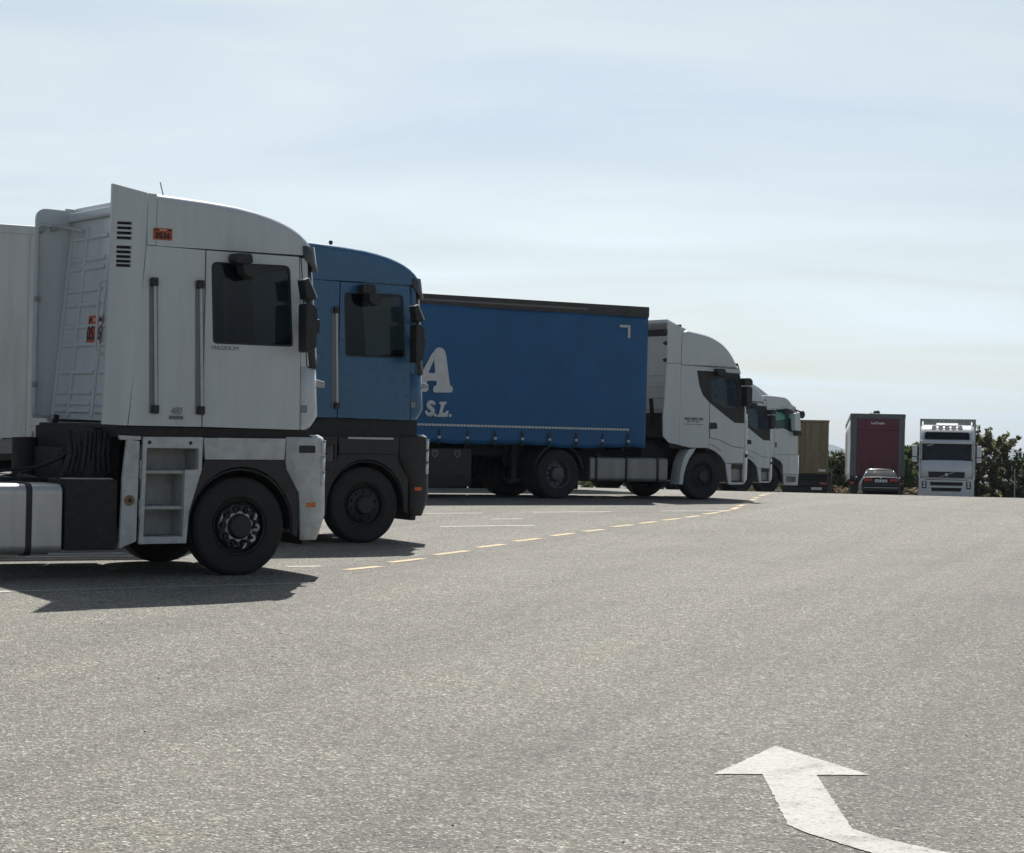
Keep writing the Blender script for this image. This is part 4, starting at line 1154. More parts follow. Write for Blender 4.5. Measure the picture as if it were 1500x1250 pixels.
    for q, w_ in ((0, 1),):
        rows = []
        P = [Vector((a, h)) for a, h in S_c]
        for i, c in enumerate(P):
            d = (P[min(i+1, len(P)-1)]-P[max(i-1, 0)]).normalized(); n = Vector((-d.y, d.x))
            t = i/(len(P)-1); wd = .030+.022*math.sin(math.pi*t)
            rows.append([(c.x+n.x*wd, -.036, c.y+n.y*wd), (c.x-n.x*wd, -.036, c.y-n.y*wd)])
        sb.loft(rows)
    sb.build('lettering', tarpprint, p, solid=.003)
    for a in (-6.865, -6.515):
        MB().cyl((a, -.036, 1.698), (a, -.033, 1.698), .034, n=14).build('lettering', tarpprint, p)
    # pallet box with two badges under the floor
    pb = bx('pallet_box', (-8.2, -5.93, .05, .62, .24, 1.02), darkpl, p, .015)
    bx('box_lip', (-8.2, -5.94, .02, .05, .235, .47), chassis, pb, .008)
    for a in (-6.804, -6.269):
        sh = [(a-.07, .985), (a+.07, .985), (a+.07, .89), (a+.04, .85), (a, .835), (a-.04, .85), (a-.07, .89)]
        si = [(a+(x-a)*.72, .92+(h-.92)*.72) for x, h in sh]
        bd = MB().prism(sh, .046, .05, 'y', [si]).build('badge', greyprint, pb)
        text('badge_mark', 'Z' if a < -6.5 else '4', .085, greyprint, bd, (a, .047, .92), (1, 0, 0), (0, 0, 1))
    bx('pallet_box', (-8.2, -5.93, W-.62, W-.05, .36, 1.02), darkpl, p, .015)
    for a_, b_, lo_ in ((-5.9, -4.6, .13), (-4.55, -3.3, .13), (-3.25, -2.35, .22), (-2.3, -1.7, .13)):
        bx('shade_skirt', (a_, b_, W-.08, W-.03, lo_, 1.06), darkpl, p, .006)  # far-side panels added to block light and shade the ground below
    for y in (.06, W-.10):
        g = MB()
        for h in (.55, .85): g.box(-10.2, -8.3, y, y+.04, h-.05, h+.05)
        g.build('side_guard', alud, p, stuff=True)
    return p
blue_curtain_trailer()

def white_box_trailer(label, X, Y, h1=4.03):
    p = thing('box_trailer', label, 'trailer', X, Y, 31.5)
    a0, a1, W, h0 = -15.8, -2.25, 2.55, 1.36
    trailer(p, a0, a1, W, h0-.20, h1, (-11.4, -12.7, -14.0), None)
    for far in (0, 1):
        y0, y1 = (0, .04) if not far else (W-.04, W)
        yo = -.012 if not far else W
        a = a0
        while a < a1-.1:                       # each side panel is riveted to the next one at a raised joint
            b = min(a+1.22, a1)
            pn = bx('wall_panel', (a+.002, b-.002, y0, y1, h0, h1-.10), boxwhite, p, .003, 1)
            bx('panel_joint', (a-.03, a+.03, yo, yo+.012, h0+.02, h1-.12), boxwhite, pn, .003, 1)
            rv = MB()
            for k in range(12): rv.ball((a+.05, y0 if not far else y1, h0+.15+k*.21), .010, 1, .5, 1, 6, 4)
            rv.build('rivet', framegrey, pn, stuff=True)
            a = b
        bx('top_rail', (a0, a1, y0-.015, y1+.015, h1-.11, h1), boxwhite, p, .015)
        bx('lower_rail', (a0, a1, y0+.03, y1+.03, h0-.20, h0-.004), framegrey, p, .01)
    bx('front_wall', (a1-.05, a1, .045, W-.045, h0, h1-.02), boxwhite, p, .01)
    bx('rear_doors', (a0, a0+.05, .045, W-.045, h0, h1-.02), boxwhite, p, .01)
    bx('roof', (a0, a1, .03, W-.03, h1-.06, h1-.02), boxwhite, p, .01)
    return p
white_box_trailer('dirty white box trailer half hidden behind the nearest white cab', -1.990, 30.45)
white_box_trailer('white box trailer behind the blue curtain trailer, hitched to the middle white cab', 7.434, 71.43, 3.9)
white_box_trailer('white box trailer standing uncoupled in the bay right behind the blue curtain trailer', 5.0, 56.3, 3.75)
white_box_trailer('white box trailer deepest in the row, hitched to the farthest white cab', 9.187, 79.32, 3.9)

def claret_trailer():
    p = thing('curtain_trailer', 'trailer with a claret rear roller door in a grey frame, dark car behind it', 'trailer', 18.64, 105.35, 82.4)
    W, h0, h1, Lg = 2.55, 1.15, 4.17, 13.6
    trailer(p, 0, Lg, W, h0, h1, (2.6, 3.9, 5.2), None)
    for y0, y1 in ((-.01, .03), (W-.03, W+.01)):
        na, nh = 60, 8
        rows = [[(.25+(Lg-.25)*i/na, (y0 if y0 < 1 else y1)+(.012*math.sin(i*1.3+j))*(-1 if y0 < 1 else 1), h0-.08+(h1-.25-h0+.08)*j/nh) for i in range(na+1)] for j in range(nh+1)]
        MB().loft(rows).build('curtain', tarpprint, p, smooth=180, solid=.01)
        bx('top_rail', (0.05, Lg, y0-.02, y1+.02, h1-.22, h1-.01), framegrey, p, .02)
    bx('front_wall', (Lg-.05, Lg, 0, W, h0, h1-.02), framegrey, p, .01)
    bx('roof', (.05, Lg, .03, W-.03, h1-.08, h1-.02), framegrey, p, .01)
    for y0, y1 in ((0, .30), (W-.30, W)):
        bx('corner_post', (-.04, .20, y0, y1, h0-.1, h1-.24), surf('dark_post_grey', (.105, .115, .125), .5, dirt=.3), p, .03)
    bx('header', (-.05, .20, -.01, W+.01, h1-.25, h1), surf('dark_post_grey', (.105, .115, .125), .5, dirt=.3), p, .03)
    d = bx('roller_door', (-.005, .03, .30, W-.30, h0+.05, h1-.25), claret, p, .004)
    MB().tube([(-.012, .32, h1-.78), (-.012, W/2, h1-.80), (-.012, W-.32, h1-.78)], .018, 5).build('door_seam', claret, d)
    lat = MB()
    for yy in (.55, .95, 1.6, 2.0): lat.box(-.02, 0, yy-.03, yy+.03, h0+.10, h0+.75)
    lat.build('door_latch', darkbody, d, stuff=True)
    text('door_lettering', 'LeciTrailer', .15, tarpprint, d, (-.012, W/2, h1-.46), (0, -1, 0), (0, 0, 1), bold=.006)
    bx('sill', (-.06, .12, 0, W, h0-.12, h0+.04), chassis, p, .01)
    bx('under_bumper', (-.05, .05, .05, W-.05, .55, .72), chassis, p, .01)
    for yy in (.12, .50, W-.5, W-.12):
        bx('tail_lamp', (-.07, -.045, yy-.10, yy+.10, .78, .92), redlens, p, .01)
    bx('dark_infill_panel', (.60, .64, .06, W-.06, .20, h0-.05), rubber, p, .005)  # full-width dark panel added to darken the underside
    for yy in (.32, W-.62): bx('mud_flap', (.9, .92, yy-.1, yy+.42, .25, 1.0), rubber, p, .005)
    mb = MB().ball((.6, W*.52, h1+.06), .14, 1.5, 1.2, 1, 10, 7)
    mb.build('roof_lamp', darkpl, p)
    MB().tube([(.55, W*.55, h1), (.5, W*.63, h1+.04), (.5, W*.66, h1)], .02, 5).build('lamp_cable', darkpl, p)
    return p
claret_trailer()

def container_lorry():
    p = thing('container_trailer', 'faded yellow shipping container seen from its doors on a dark chassis', 'trailer', 16.40, 115.0, 82.8)
    W, h0, h1, Lg = 2.44, 1.42, 4.19, 12.2
    trailer(p, 0, Lg, W, h0, h1, (1.6, 2.9, 4.2), None)
    # corrugated side walls
    for y0, sg in ((.02, -1), (W-.02, 1)):
        pts = []
        n = 110
        for i in range(n+1):
            a = .12+(Lg-.24)*i/n
            pts.append((a, y0-sg*(.035 if i % 4 in (1, 2) else 0)))
        MB().loft([[(a, y, h0+.15) for a, y in pts], [(a, y, h1-.10) for a, y in pts]]).build('side_wall', contyel, p, smooth=0)
        bx('top_rail', (0, Lg, y0-.05, y0+.05, h1-.10, h1), contyel, p, .01)
        bx('bottom_rail', (0, Lg, y0-.05, y0+.05, h0, h0+.16), contyel, p, .01)
    bx('roof', (0.02, Lg, .03, W-.03, h1-.06, h1-.02), contyel, p, .01)
    bx('front_wall', (Lg-.05, Lg, .03, W-.03, h0+.1, h1-.05), contyel, p, .01)
    for y0, y1 in ((0, .14), (W-.14, W)): bx('corner_post', (-.03, .14, y0, y1, h0, h1), contyel, p, .015)
    bx('door_header', (-.03, .12, .14, W-.14, h1-.13, h1), contyel, p, .01)
    bx('door_sill', (-.03, .12, .14, W-.14, h0, h0+.15), contyel, p, .01)
    for y0, y1 in ((.15, W/2-.01), (W/2+.01, W-.15)):
        d = bx('door', (-.01, .04, y0, y1, h0+.16, h1-.14), contyel, p, .01)
        for k in range(5):
            hh = h0+.22+k*.47
            bx('door_panel', (-.028, -.01, y0+.10, y1-.10, hh, hh+.38), contyel, d, .012)
        for yy in (y0+.22, y1-.30):
            MB().cyl((-.06, yy, h0+.1), (-.06, yy, h1-.08), .02, n=8).build('lock_rod', contyel, d)
            bx('lock_handle', (-.08, -.05, yy-.02, yy+.30, h0+.95, h0+1.0), alud, d, .005)
    bx('under_bumper', (-.06, .06, .05, W-.05, .50, .68), chassis, p, .01)
    bx('light_bar', (-.08, -.04, .04, W-.04, .80, 1.0), chassis, p, .01)
    for yy in (.25, W-.25): bx('tail_lamp', (-.10, -.08, yy-.18, yy+.18, .83, .97), redlens, p, .01)
    bx('number_plate', (-.10, -.085, .30, .86, .56, .70), plate_w, p, .004)
    bx('dark_infill_panel', (.30, .34, .06, W-.06, .18, h0-.05), rubber, p, .005)  # dark panel added to hide bright ground under the container
    bx('warning_plate', (-.10, -.085, .12, .5, 1.52, 1.64), plate_w, p, .004)
    return p
container_lorry()

# ------------------------------------------------------------------ white lorry that faces the camera
def facing_lorry():
    ang = 258.9
    u = Vector((math.cos(R(ang)), math.sin(R(ang)), 0)); w = Vector((-u.y, u.x, 0))
    c = Vector((19.99, 102.0, 0))-w*1.25-u*1.35
    p = thing('tractor_unit', 'white tractor unit facing the camera with a bar of five roof lamps', 'lorry', c.x, c.y, ang)
    W = 2.5
    P = white2
    af = 1.35
    def fr(a, k=1.): return [(a-.45, .0), (a-.20, .01), (a-.08, .05), (a-.02, .16), (a+.03, .5), (a+.05, W/2)]
    front_loft(p, 'front_panel', P, [(1.10, fr(af)), (1.5, fr(af-.01)), (1.93, fr(af-.04))], mir=W)
    front_loft(p, 'windscreen', cabglass, [(1.90, fr(af-.045)), (2.3, fr(af-.11)), (2.74, fr(af-.20))], mir=W, solid=0)
    def curve(a, dip): return [(x, y, dip*math.sin(math.pi*min(1, y/(W/2)*.5+.5))) for x, y in fr(a)]
    sr = MB()
    rows = []
    for dz, off in ((-.10, .006), (.05, .006)):
        q = [(x+off, y, 1.93+dz-.10*(1-((y-W/2)/(W/2))**2)) for x, y in fr(af-.045)[1:]]
        rows.append(q+[(x, W-y, z) for x, y, z in reversed(q)])
    sr.loft(rows).build('windscreen_surround', darkpl, p, solid=.01)
    front_loft(p, 'front_header', P, [(2.70, fr(af-.17)), (2.86, fr(af-.22))], mir=W)
    prof = [(-.95, 2.86), (-.95, 3.62), (-.3, 3.62), (.35, 3.56), (.62, 3.46), (.82, 3.30), (.95, 3.12), (1.05, 2.95), (1.08, 2.86)]
    def on_rim(e):
        cap = [f for f in e.link_faces if abs(f.normal.y) > .9]
        top = [f for f in e.link_faces if abs(f.normal.y) < .5 and (f.normal.z > .05 or f.normal.x > .9)]
        return len(cap) == 1 and len(top) == 1
    MB().prism(prof, .03, W-.03).build('roof', P, p, bevel=.16, seg=5, rim_only=on_rim, smooth=32)
    sg_ = MB().prism(rounded([(.22, 2.90), (W-.22, 2.90), (W-.26, 3.24), (.26, 3.24)], .06), 0, .02, 'x')
    for v in sg_.bm.verts: v.co.x += 1.10-(v.co.z-2.86)*.42
    sg_.build('roof_window', glass('dark_roof_glass', (.12, .14, .15)), p)
    for far in (0, 1):
        q = (lambda a, b: (a, b)) if not far else (lambda a, b: (W-b, W-a))
        win = rounded([(.0, 2.72), (.72, 2.72), (.95, 2.0), (.75, 1.92), (.02, 1.92)], .05)
        d = plate('door', [(-.10, 2.80), (.80, 2.80), (.92, 2.60), (1.02, 1.9), (1.02, 1.15), (.62, 1.12), (.45, 1.25), (-.10, 1.25)], *q(0, .05), P, p, [win], .008)
        plate('window', [(-.02, 2.74), (.74, 2.74), (.97, 1.98), (.75, 1.90), (0, 1.90)], *q(.02, .026), cabglass, d, bevel=0)
        plate('side_panel', [(-.95, 2.86), (.95, 2.86), (.95, 2.81), (-.11, 2.81), (-.11, 1.24), (-.95, 1.24)], *q(.0, .05), P, p, bevel=.008)
        plate('pillar', [(.85, 2.84), (1.08, 2.84), (1.30, 1.95), (1.32, 1.12), (1.04, 1.12), (1.04, 1.9)], *q(.005, .05), P, p, bevel=.008)
        rows = []
        for h, a in ((1.92, af-.04), (2.3, af-.11), (2.74, af-.20)):
            rows.append([(x, y if not far else W-y, h) for x, y in ((a-.30, .0), (a-.17, .012), (a-.08, .055), (a-.035, .12))])
        MB().loft(rows).build('pillar', P, p, solid=.03)
        plate('side_fairing', [(-1.55, 3.55), (-.96, 3.60), (-.96, 1.0), (-1.55, 1.0)], *q(.0, .05), P, p, bevel=.02)
        ya, yb = q(-.32, -.10)
        m_ = plate('mirror', rounded(rect(.98, 1.12, 2.10, 2.62), .04), ya, yb, P, p, bevel=.03)
        plate('mirror', rounded(rect(.98, 1.12, 1.84, 2.06), .03), ya, yb, P, p, bevel=.03)
        for hh in (2.66, 2.07):
            MB().tube([(.92, q(0, 0)[0], hh), (1.04, sum(q(-.12, -.10))/2, hh)], .025, 6).build('mirror_arm', darkpl, p)
        plate('wing', [(1.04, 1.12), (1.20, 1.12), (1.20, .30), (.72, .30), (.66, .75), (.52, 1.02)], *q(.0, .05), P, p, bevel=.01)
        plate('deflector', rounded([(-.6, 3.50), (.2, 3.40), (.1, 3.62), (-.6, 3.80)], .05), *q(.10, .16), P, p, bevel=.02)
    # bumper with grilles
    holes_b = [rounded([(.50, .93), (W-.50, .93), (W-.53, .76), (.53, .76)], .03), rounded([(.55, .67), (W-.55, .67), (W-.60, .50), (.60, .50)], .03)]
    MB().prism(rounded([(.0, 1.09), (W, 1.09), (W, .30), (W-.06, .28), (.06, .28), (.0, .30)], .06), af-.05, af+.05, 'x', holes_b).build('bumper', P, p, bevel=.02)
    bx('bumper_backing', (af-.10, af-.055, .1, W-.1, .32, 1.08), chassis, p, .01)
    bx('bumper_slot', (af+.045, af+.056, .28, W-.28, 1.015, 1.045), darkpl, p, .003)
    gb = [(.42, 1.40), (W-.42, 1.40), (W-.45, 1.13), (.45, 1.13)]
    gr = MB().prism(rounded(gb, .03), af+.03, af+.062, 'x').build('grille', chassis, p, bevel=.008)
    bars = MB()
    for k in range(3): bars.box(af+.062, af+.07, .45, W-.45, 1.18+k*.075, 1.19+k*.075)
    bars.build('grille_bar', darkpl, gr, stuff=True)
    dg = MB().prism([(.92, 1.14), (.98, 1.14), (1.62, 1.39), (1.56, 1.39)], af+.062, af+.074, 'x')
    dg.build('grille_badge', railm, gr)
    MB().cyl((af+.06, W/2, 1.265), (af+.085, W/2, 1.265), .075, n=20).build('grille_badge', railm, gr, bevel=.01)
    for far in (0, 1):
        q = (lambda a, b: (a, b)) if not far else (lambda a, b: (W-b, W-a))
        hl = MB().prism(rounded([(q(.14, .36)[0], .62), (q(.14, .36)[1], .62), (q(.14, .36)[1], .96), (q(.14, .36)[0], .96)], .04), af+.045, af+.06, 'x').build('headlight', darkpl, p, bevel=.006)
        for hh in (.87, .73): MB().ball((af+.06, sum(q(.25, .25))/2, hh), .065, .35, 1, 1, 12, 8).build('headlight_lens', lampg, hl)
        MB().ball((af-.02, sum(q(.03, .03))/2, 1.12), .09, .6, .5, 1.3, 10, 8).build('corner_lamp', lampg, p)
    bx('number_plate', (af+.052, af+.062, .99, 1.51, .36, .47), plate_w, p, .003)
    # lamp bar
    MB().tube([(.80, .55, 3.36), (.86, .60, 3.42), (.88, 1.25, 3.44), (.86, W-.60, 3.42), (.80, W-.55, 3.36)], .025, 7).build('lamp_bar', steel, p)
    for k in range(5):
        yy = .66+k*(W-1.32)/4
        l = MB().cyl((.84, yy, 3.44), (.95, yy, 3.44), .10, .115, 18).build('roof_lamp', darkpl, p, bevel=.01)
        MB().ball((.95, yy, 3.44), .10, .3, 1, 1, 14, 8).build('lamp_lens', lampg, l)
    plate('roof_spoiler', [(-.9, 3.60), (-.9, 3.72), (.0, 3.70), (.4, 3.58), (.35, 3.55)], .75, W-.75, P, p, bevel=.04, seg=3)
    wp = MB().tube([(1.20, .35, 2.60), (1.20, .48, 2.62), (1.20, .62, 2.66)], .02, 6)
    wp.build('sun_blind_clip', railm, p)
    bx('back_wall', (-.95, -.90, .04, W-.04, 1.2, 3.3), P, p)
    bx('cab_underside', (-.9, 1.2, .06, W-.06, 1.0, 1.2), chassis, p, .02)
    bx('cab_lining', (-.88, -.85, .06, W-.06, 1.2, 3.2), curtainm, p, 0)
    d = MB().box(-.85, 1.1, .08, W-.08, 1.22, 1.28); d.prism([(.75, 1.28), (.75, 1.85), (.95, 1.95), (1.15, 1.88), (1.15, 1.28)], .1, W-.1)
    d.build('dashboard', cabtrim, p)
    for y in (.3, 1.65): MB().box(-.35, .2, y, y+.55, 1.6, 1.8).box(-.42, -.25, y, y+.55, 1.7, 2.5).build('seat', seatm, p, bevel=.05)
    running_gear(p, 3.7, tank=(-2.6, -.95, .35, .95), width=W)
    # its trailer
    t = thing('box_trailer', 'pale grey trailer towering over the white lorry that faces the camera', 'trailer', c.x, c.y, ang)
    a0, a1, TW = -15.0, -1.75, 2.56
    trailer(t, a0, a1, TW, 1.2, 3.98, (-11, -12.3, -13.6), None)
    gm = surf('trailer_pale_grey', (.36, .385, .375), .5, dirt=.4, vary=.05, scale=1.5, streak=True)
    bx('front_wall', (a1-.06, a1, .0, TW, 1.1, 3.74), gm, t, .01)
    bx('front_header', (a1-.08, a1+.02, -.02, TW+.02, 3.74, 3.98), surf('trailer_header_grey', (.27, .29, .27), .5, dirt=.4), t, .02)
    for y0 in (-.02, TW-.05): bx('side_wall', (a0, a1-.07, y0, y0+.07, 1.1, 3.97), gm, t, .01)
    bx('roof', (a0, a1-.08, .06, TW-.06, 3.90, 3.95), gm, t, .01)
    bx('rear_doors', (a0-.04, a0-.01, .0, TW, 1.1, 3.95), gm, t, .01)
    rv = MB()
    for k in range(10): rv.ball((a1+.02, .42+k*.19, 3.86), .028, .6, 1, 1, 8, 5)
    rv.build('rivet', darkpl, t, stuff=True)
    return p
facing_lorry()

# ------------------------------------------------------------------ the dark car
def dark_car():
    ang = 83.
    u = Vector((math.cos(R(ang)), math.sin(R(ang)), 0)); w = Vector((-u.y, u.x, 0))
    c = Vector((16.42, 98.6, 0))-w*.89
    p = thing('parked_car', 'dark saloon car parked close behind the claret trailer', 'car', c.x, c.y, ang)
    W = 1.78
    # body: sections along the length, each from sill to waist and round
    secs = [(0.0, .10, .42, .86), (.04, .04, .32, .98), (.30, .01, .26, 1.02), (.9, 0, .22, 1.0), (2.2, 0, .22, .95), (3.3, .01, .22, .92), (4.1, .05, .26, .84), (4.45, .16, .36, .66)]
    rows = []
    for a, ins, lo, hi in secs:
        q = [(a, ins+.06, lo), (a, ins, lo+.14), (a, ins, lo+(hi-lo)*.55), (a, ins+.04, hi-.09), (a, ins+.16, hi), (a, W/2, hi+.02)]
        rows.append(q+[(x, W-y, z) for x, y, z in reversed(q[:-1])])
    bd = MB().loft(rows)
    body = MB().loft(rows, caps=True).build('body', carpaint, p, smooth=50)
    # cabin with glass
    gl = glass('car_glass', (.20, .23, .23))
    def cab_row(a, h, ins): return [(a, ins, h), (a, W-ins, h)]
    rear = MB().loft([cab_row(.42, 1.0, .20), cab_row(.62, 1.14, .25), cab_row(1.02, 1.355, .34)])
    rear.build('rear_window', gl, p)
    MB().loft([cab_row(3.25, .94, .18), cab_row(2.45, 1.36, .34)]).build('windscreen', gl, p)
    rr = []
    for a, h in ((1.0, 1.36), (1.3, 1.40), (1.8, 1.415), (2.2, 1.40), (2.47, 1.365)):
        rr.append([(a, .33, h-.03), (a, .42, h), (a, W/2, h+.015), (a, W-.42, h), (a, W-.33, h-.03)])
    MB().loft(rr).build('roof', carpaint, p, smooth=60, solid=.03)
    for y, s in ((0, 1), (W, -1)):
        q = lambda v: y+s*v
        MB().loft([[(.55, q(.17), 1.0), (1.05, q(.32), 1.34), (1.8, q(.33), 1.38), (2.42, q(.33), 1.34), (3.2, q(.17), .95)], [(.55, q(.13), .98), (1.05, q(.13), .97), (1.8, q(.13), .96), (2.42, q(.13), .95), (3.2, q(.13), .93)]]).build('side_window', gl, p)
        MB().loft([[(.36, q(.17), .99), (.98, q(.34), 1.36)], [(.50, q(.10), .98), (1.14, q(.30), 1.36)]]).build('pillar', surf('car_pillar_sheen', (.02, .022, .03), .15, coat=1.), p, solid=.03)
        MB().ball((2.9, q(-.09), 1.0), .10, .7, 1, .7, 10, 7).build('mirror', carpaint, p)
        lampr = MB().loft([[(-.012, q(.16), .80), (-.02, q(.52), .80)], [(-.012, q(.13), .93), (-.01, q(.50), .93)]])
        lampr.build('tail_lamp', redlens, p, solid=.03)
        for a in (.85, 3.5): wheel(p, a, .02 if s > 0 else W-.02, r=.32, w=.21, far=(s < 0))
    bx('number_plate', (-.035, -.02, W/2-.27, W/2+.27, .78, .895), plate_w, p, .004)
    pm = MB()
    for k in range(7): pm.box(-.038, -.035, W/2-.235+k*.068+(.02 if k > 3 else 0), W/2-.195+k*.068+(.02 if k > 3 else 0), .80, .875)
    pm.build('plate_print', greyprint, p, stuff=True)
    MB().cyl((-.03, W/2, .965), (.0, W/2, .965), .035, n=14).build('boot_badge', railm, p)
    bx('rear_bumper', (-.07, .12, .06, W-.06, .36, .60), carpaint, p, .05)
    bx('bumper_trim', (-.078, -.06, .14, W-.14, .52, .55), steel, p, .005)
    bx('cabin_floor', (.5, 3.2, .2, W-.2, .4, .6), cabtrim, p, .02)
    for y in (.35, 1.0): MB().box(1.5, 1.65, y, y+.45, .6, 1.22).build('seat', seatm, p, bevel=.04)
    return p
dark_car()
nut_guard([o for o in T1.children if o.name.startswith('wheel') and abs(o.location.x) < .01 and o.location.y < 1][0])

# ------------------------------------------------------------------ trees, scrub, posts
def leaf_mat(name, c1, c2, c3):
    m, t, b = nodes_of(name)
    o = N(t, 'ShaderNodeObjectInfo')
    n = N(t, 'ShaderNodeTexNoise', Scale=1.6, Detail=4.); t.links.new(N(t, 'ShaderNodeTexCoord').outputs['Object'], n.inputs['Vector'])
    r = ramp(t, [(.3, c1), (.5, c2), (.72, c3)], n.outputs[0])
    t.links.new(r.outputs[0], b.inputs['Base Color'])
    b.inputs['Roughness'].default_value = .55
    b.inputs['Specular IOR Level'].default_value = .35
    tl = N(t, 'ShaderNodeBsdfTranslucent'); t.links.new(r.outputs[0], tl.inputs[0])
    mx = N(t, 'ShaderNodeMixShader'); mx.inputs[0].default_value = .5
    t.links.new(b.outputs[0], mx.inputs[1]); t.links.new(tl.outputs[0], mx.inputs[2])
    t.links.new(mx.outputs[0], t.nodes['Material Output'].inputs[0])
    return m
leaf_dark = leaf_mat('leaves_dark', (.03, .048, .02), (.048, .07, .028), (.075, .095, .038))
leaf_mid = leaf_mat('leaves_mid', (.055, .075, .028), (.09, .115, .04), (.14, .15, .06))
leaf_dry = leaf_mat('leaves_olive', (.08, .085, .04), (.13, .13, .06), (.20, .18, .09))
bark = surf('bark', (.11, .085, .06), .9, dirt=.5, vary=.3, scale=8)
def leaves(mb, c, r, n, size, rg, squash=.8):
    for _ in range(n):
        while True:
            q = Vector((rg.uniform(-1, 1), rg.uniform(-1, 1), rg.uniform(-1, 1)))
            if .25 < q.length < 1: break
        q = q*(.55+.45*rg.random())
        pos = Vector(c)+Vector((q.x*r, q.y*r, q.z*r*squash))
        nrm = Vector((rg.gauss(0, 1), rg.gauss(0, 1), rg.gauss(0, 1)+.6)).normalized()
        a = nrm.orthogonal().normalized()
        a = (Matrix.Rotation(rg.uniform(0, 6.28), 3, nrm) @ a); b = nrm.cross(a)
        s = size*rg.uniform(.6, 1.3)
        vs_ = [mb.bm.verts.new(pos+a*s), mb.bm.verts.new(pos+b*s*.45), mb.bm.verts.new(pos-a*s*.9), mb.bm.verts.new(pos-b*s*.45)]
        mb.bm.faces.new(vs_)
def tree(name, label, cat, X, Y, H, spread, mat, seed, nclump=26, leaf=.10, nleaf=150, trunk=.12, low=.2, group=None, shoots=0, cr0=.22, cr1=.42):
    rg = random.Random(seed)
    o = thing(name, label, cat, X, Y, 0, group, level=True, lift=-.05)
    tb = MB()
    top = Vector((rg.uniform(-.2, .2), rg.uniform(-.2, .2), H*.62))
    tb.cyl((0, 0, 0), top*.5, trunk, trunk*.75, 8, False); tb.cyl(top*.5, top, trunk*.75, trunk*.35, 8, False)
    cr = MB()
    for k in range(nclump):
        th = rg.uniform(0, 6.28); rr = spread*math.sqrt(rg.random())
        hz = H*(low+(1-low)*rg.random()**.8)
        lim = 1-.55*abs((hz/H)-.5)*1.4
        c = Vector((rr*math.cos(th)*lim, rr*math.sin(th)*lim, hz*.93))
        if k < 12:
            s0 = top*rg.uniform(.3, .9)
            tb.cyl(s0, s0.lerp(c, .9), trunk*.3, trunk*.08, 5, False)
        leaves(cr, c, spread*rg.uniform(cr0, cr1), nleaf, leaf, rg)
    for k in range(shoots):
        th = rg.uniform(0, 6.28); b0 = Vector((spread*.6*math.cos(th)*rg.random(), spread*.6*math.sin(th)*rg.random(), H*.75))
        e = b0+Vector((math.cos(th)*rg.uniform(.2, .9), math.sin(th)*rg.uniform(.2, .9), H*rg.uniform(.12, .30)))
        tb.cyl(b0, e, .02, .01, 4, False)
        for q in (.55, .78, 1.): leaves(cr, b0.lerp(e, q), .13+.10*rg.random(), 13, leaf*1.2, rg)
    tb.build('trunk', bark, o, fix=False, weld=False)
    cr.build('crown', mat, o, smooth=0, fix=False, weld=False)
    return o
G1, G2 = 'trees beyond the parking lot', 'bushes beside the facing lorry'
def pxX(x, Z): return (x-750.)/3250.*Z
trees = [
    # (pixel column of the photo, distance, height, spread, material, label)
    (1216, 128, 3.6, 1.5, leaf_dark, 'dark round tree just right of the yellow container'),
    (1232, 131, 3.3, 1.3, leaf_mid, 'mid green tree left of the claret trailer'),
    (1224, 140, 3.9, 1.7, leaf_dark, 'dark tree behind the gap left of the claret trailer'),
    (1248, 136, 3.6, 1.6, leaf_dark, 'dark tree mostly hidden by the claret trailer'),
    (1332, 124, 4.0, 1.2, leaf_mid, 'light green tree in the gap between claret trailer and facing lorry'),
    (1342, 130, 4.3, 1.4, leaf_dark, 'dark tree behind the light green one by the facing lorry'),
    (1315, 132, 3.9, 1.5, leaf_dark, 'dark tree behind the right edge of the claret trailer'),
]
for i, (x, Z, H, sp, m, lb) in enumerate(trees):
    tree('tree', lb, 'tree', pxX(x, Z), Z, H*.84, sp, m, 100+i, 22, .13, 130, .12, .12, G1)
bushes = [
    (1434, 112, 4.7, 1.25, leaf_dry, 'tall olive-green bush right beside the facing lorry', 8),
    (1454, 114, 4.3, 1.4, leaf_dry, 'broad bush with long upright shoots right of the facing lorry', 14),
    (1474, 115, 3.3, 1.4, leaf_dark, 'dark low bush under the far blue hill', 5),
    (1497, 114, 3.1, 1.5, leaf_mid, 'mid green bush at the edge of the view on the right', 6),
    (1522, 116, 3.4, 1.5, leaf_dark, 'dark bush just past the right edge of the view', 3),
    (1415, 122, 3.6, 1.4, leaf_dark, 'dark bush behind the facing lorry', 2),
]
for i, (x, Z, H, sp, m, lb, sh) in enumerate(bushes):
    tree('bush', lb, 'bush', pxX(x, Z), Z, H*.82, sp, m, 300+i, 62, .12, 34, .07, .06, G2, sh, .11, .21)
# low dry scrub along the edge of the lot
rg = random.Random(5)
sb = MB()
for k in range(420):
    x = rg.uniform(12, 34); y = rg.uniform(118.5, 123.5)
    z = ter(x, y)-.06
    leaves(sb, (x, y, z+rg.uniform(.05, .85)), rg.uniform(.15, .38), 16, .10, rg, .7)
scrub_m = leaf_mat('dry_scrub', (.10, .07, .045), (.20, .145, .095), (.33, .25, .17))
tag(sb.build('dry_scrub', scrub_m, None, smooth=0, fix=False, weld=False), kind='stuff')
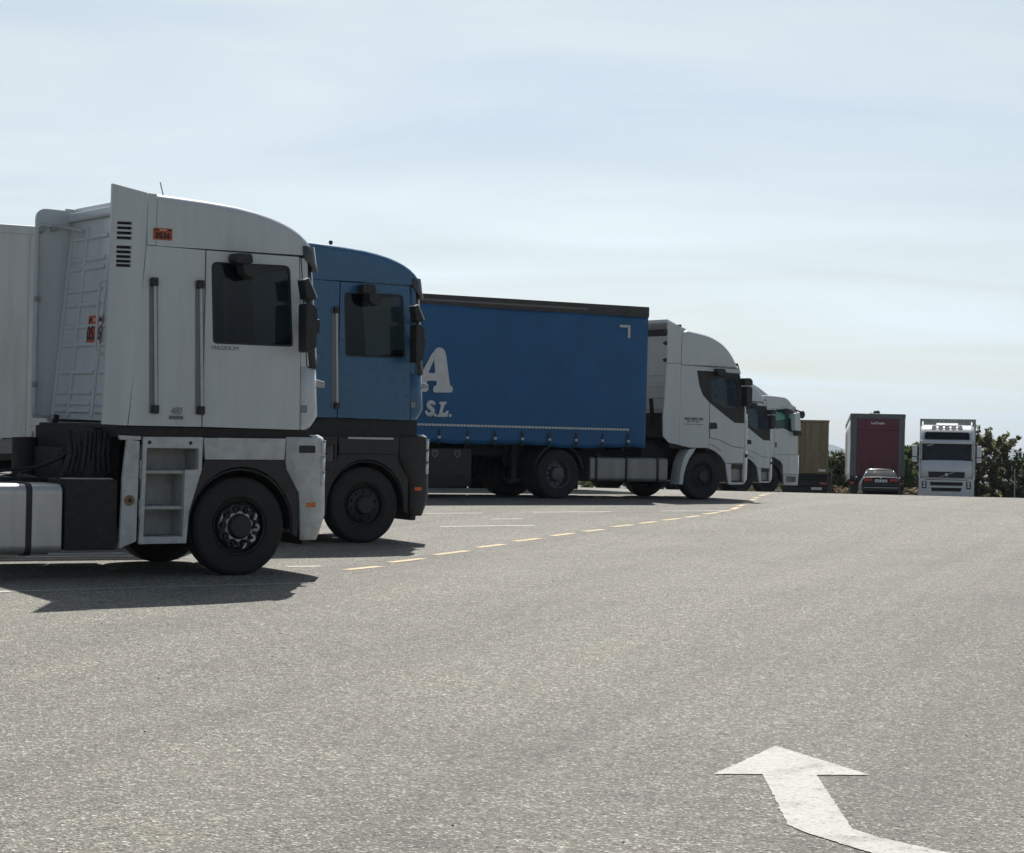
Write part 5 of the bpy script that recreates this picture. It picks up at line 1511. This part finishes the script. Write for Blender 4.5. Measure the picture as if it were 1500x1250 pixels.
# a far wood that reads as one dark mass
fb = MB()
for k in range(900):
    x = rg.uniform(-60, 110); y = rg.uniform(165, 200)
    leaves(fb, (x, y, ter(x, y)+rg.uniform(.3, 2.6)), rg.uniform(.7, 1.4), 30, .32, rg, .9)
tag(fb.build('woodland', leaf_dark, None, smooth=0, fix=False, weld=False), kind='stuff')
gb_ = MB()
for k in range(110):
    y = 7.5+22*rg.random()**1.7; x = rg.uniform(-.34, .34)*y
    r = rg.uniform(.002, .007)
    bmesh.ops.create_icosphere(gb_.bm, subdivisions=1, radius=r, matrix=Matrix.Translation((x, y, ter(x, y)+r*.4)) @ Matrix.Diagonal((1.2, rg.uniform(.6, 1.4), .7, 1)))
tag(gb_.build('grit', surf('dark_grit', (.05, .046, .04), .9, vary=.4), None, smooth=0, fix=False, weld=False), kind='stuff')
def post(x, Z, h0, label, r=.045, cat='post', lean=0.):
    o = thing('fence_post', label, cat, pxX(x, Z), Z, 0, None, level=True, lift=-.1)
    b = MB().cyl((0, 0, 0), (lean, 0, h0), r, r, 10)
    b.build('shaft', steel, o, bevel=.004)
    MB().cyl((lean, 0, h0-.02), (lean, 0, h0+.03), r*1.25, r*1.1, 10).build('cap', steel, o)
    return o
post(1218.5, 117.5, 1.75, 'grey steel post between the yellow container and the claret trailer', .055)
post(1213.5, 118, 2.3, 'thin dark post touching the right edge of the yellow container', .03)
post(1487, 111, 1.9, 'pale thin post in front of the bushes on the right', .03)

# ------------------------------------------------------------------ haze: real air between here and the hills
hb = MB(); hb.box(-6500, 7000, -3200, 9600, -40, 260); bmesh.ops.recalc_face_normals(hb.bm, faces=hb.bm.faces)
me_ = bpy.data.meshes.new('haze'); hb.bm.to_mesh(me_); hb.bm.free()
hzo = bpy.data.objects.new('haze', me_); col.objects.link(hzo)
hm = bpy.data.materials.new('haze_air'); hm.use_nodes = True
ht = hm.node_tree; ht.nodes.clear()
ho = ht.nodes.new('ShaderNodeOutputMaterial'); pv = ht.nodes.new('ShaderNodeVolumePrincipled')
pv.inputs['Color'].default_value = (.62, .78, 1., 1); pv.inputs['Density'].default_value = .00007; pv.inputs['Anisotropy'].default_value = .45
ht.links.new(pv.outputs[0], ho.inputs['Volume'])
me_.materials.append(hm)
tag(hzo, kind='stuff')
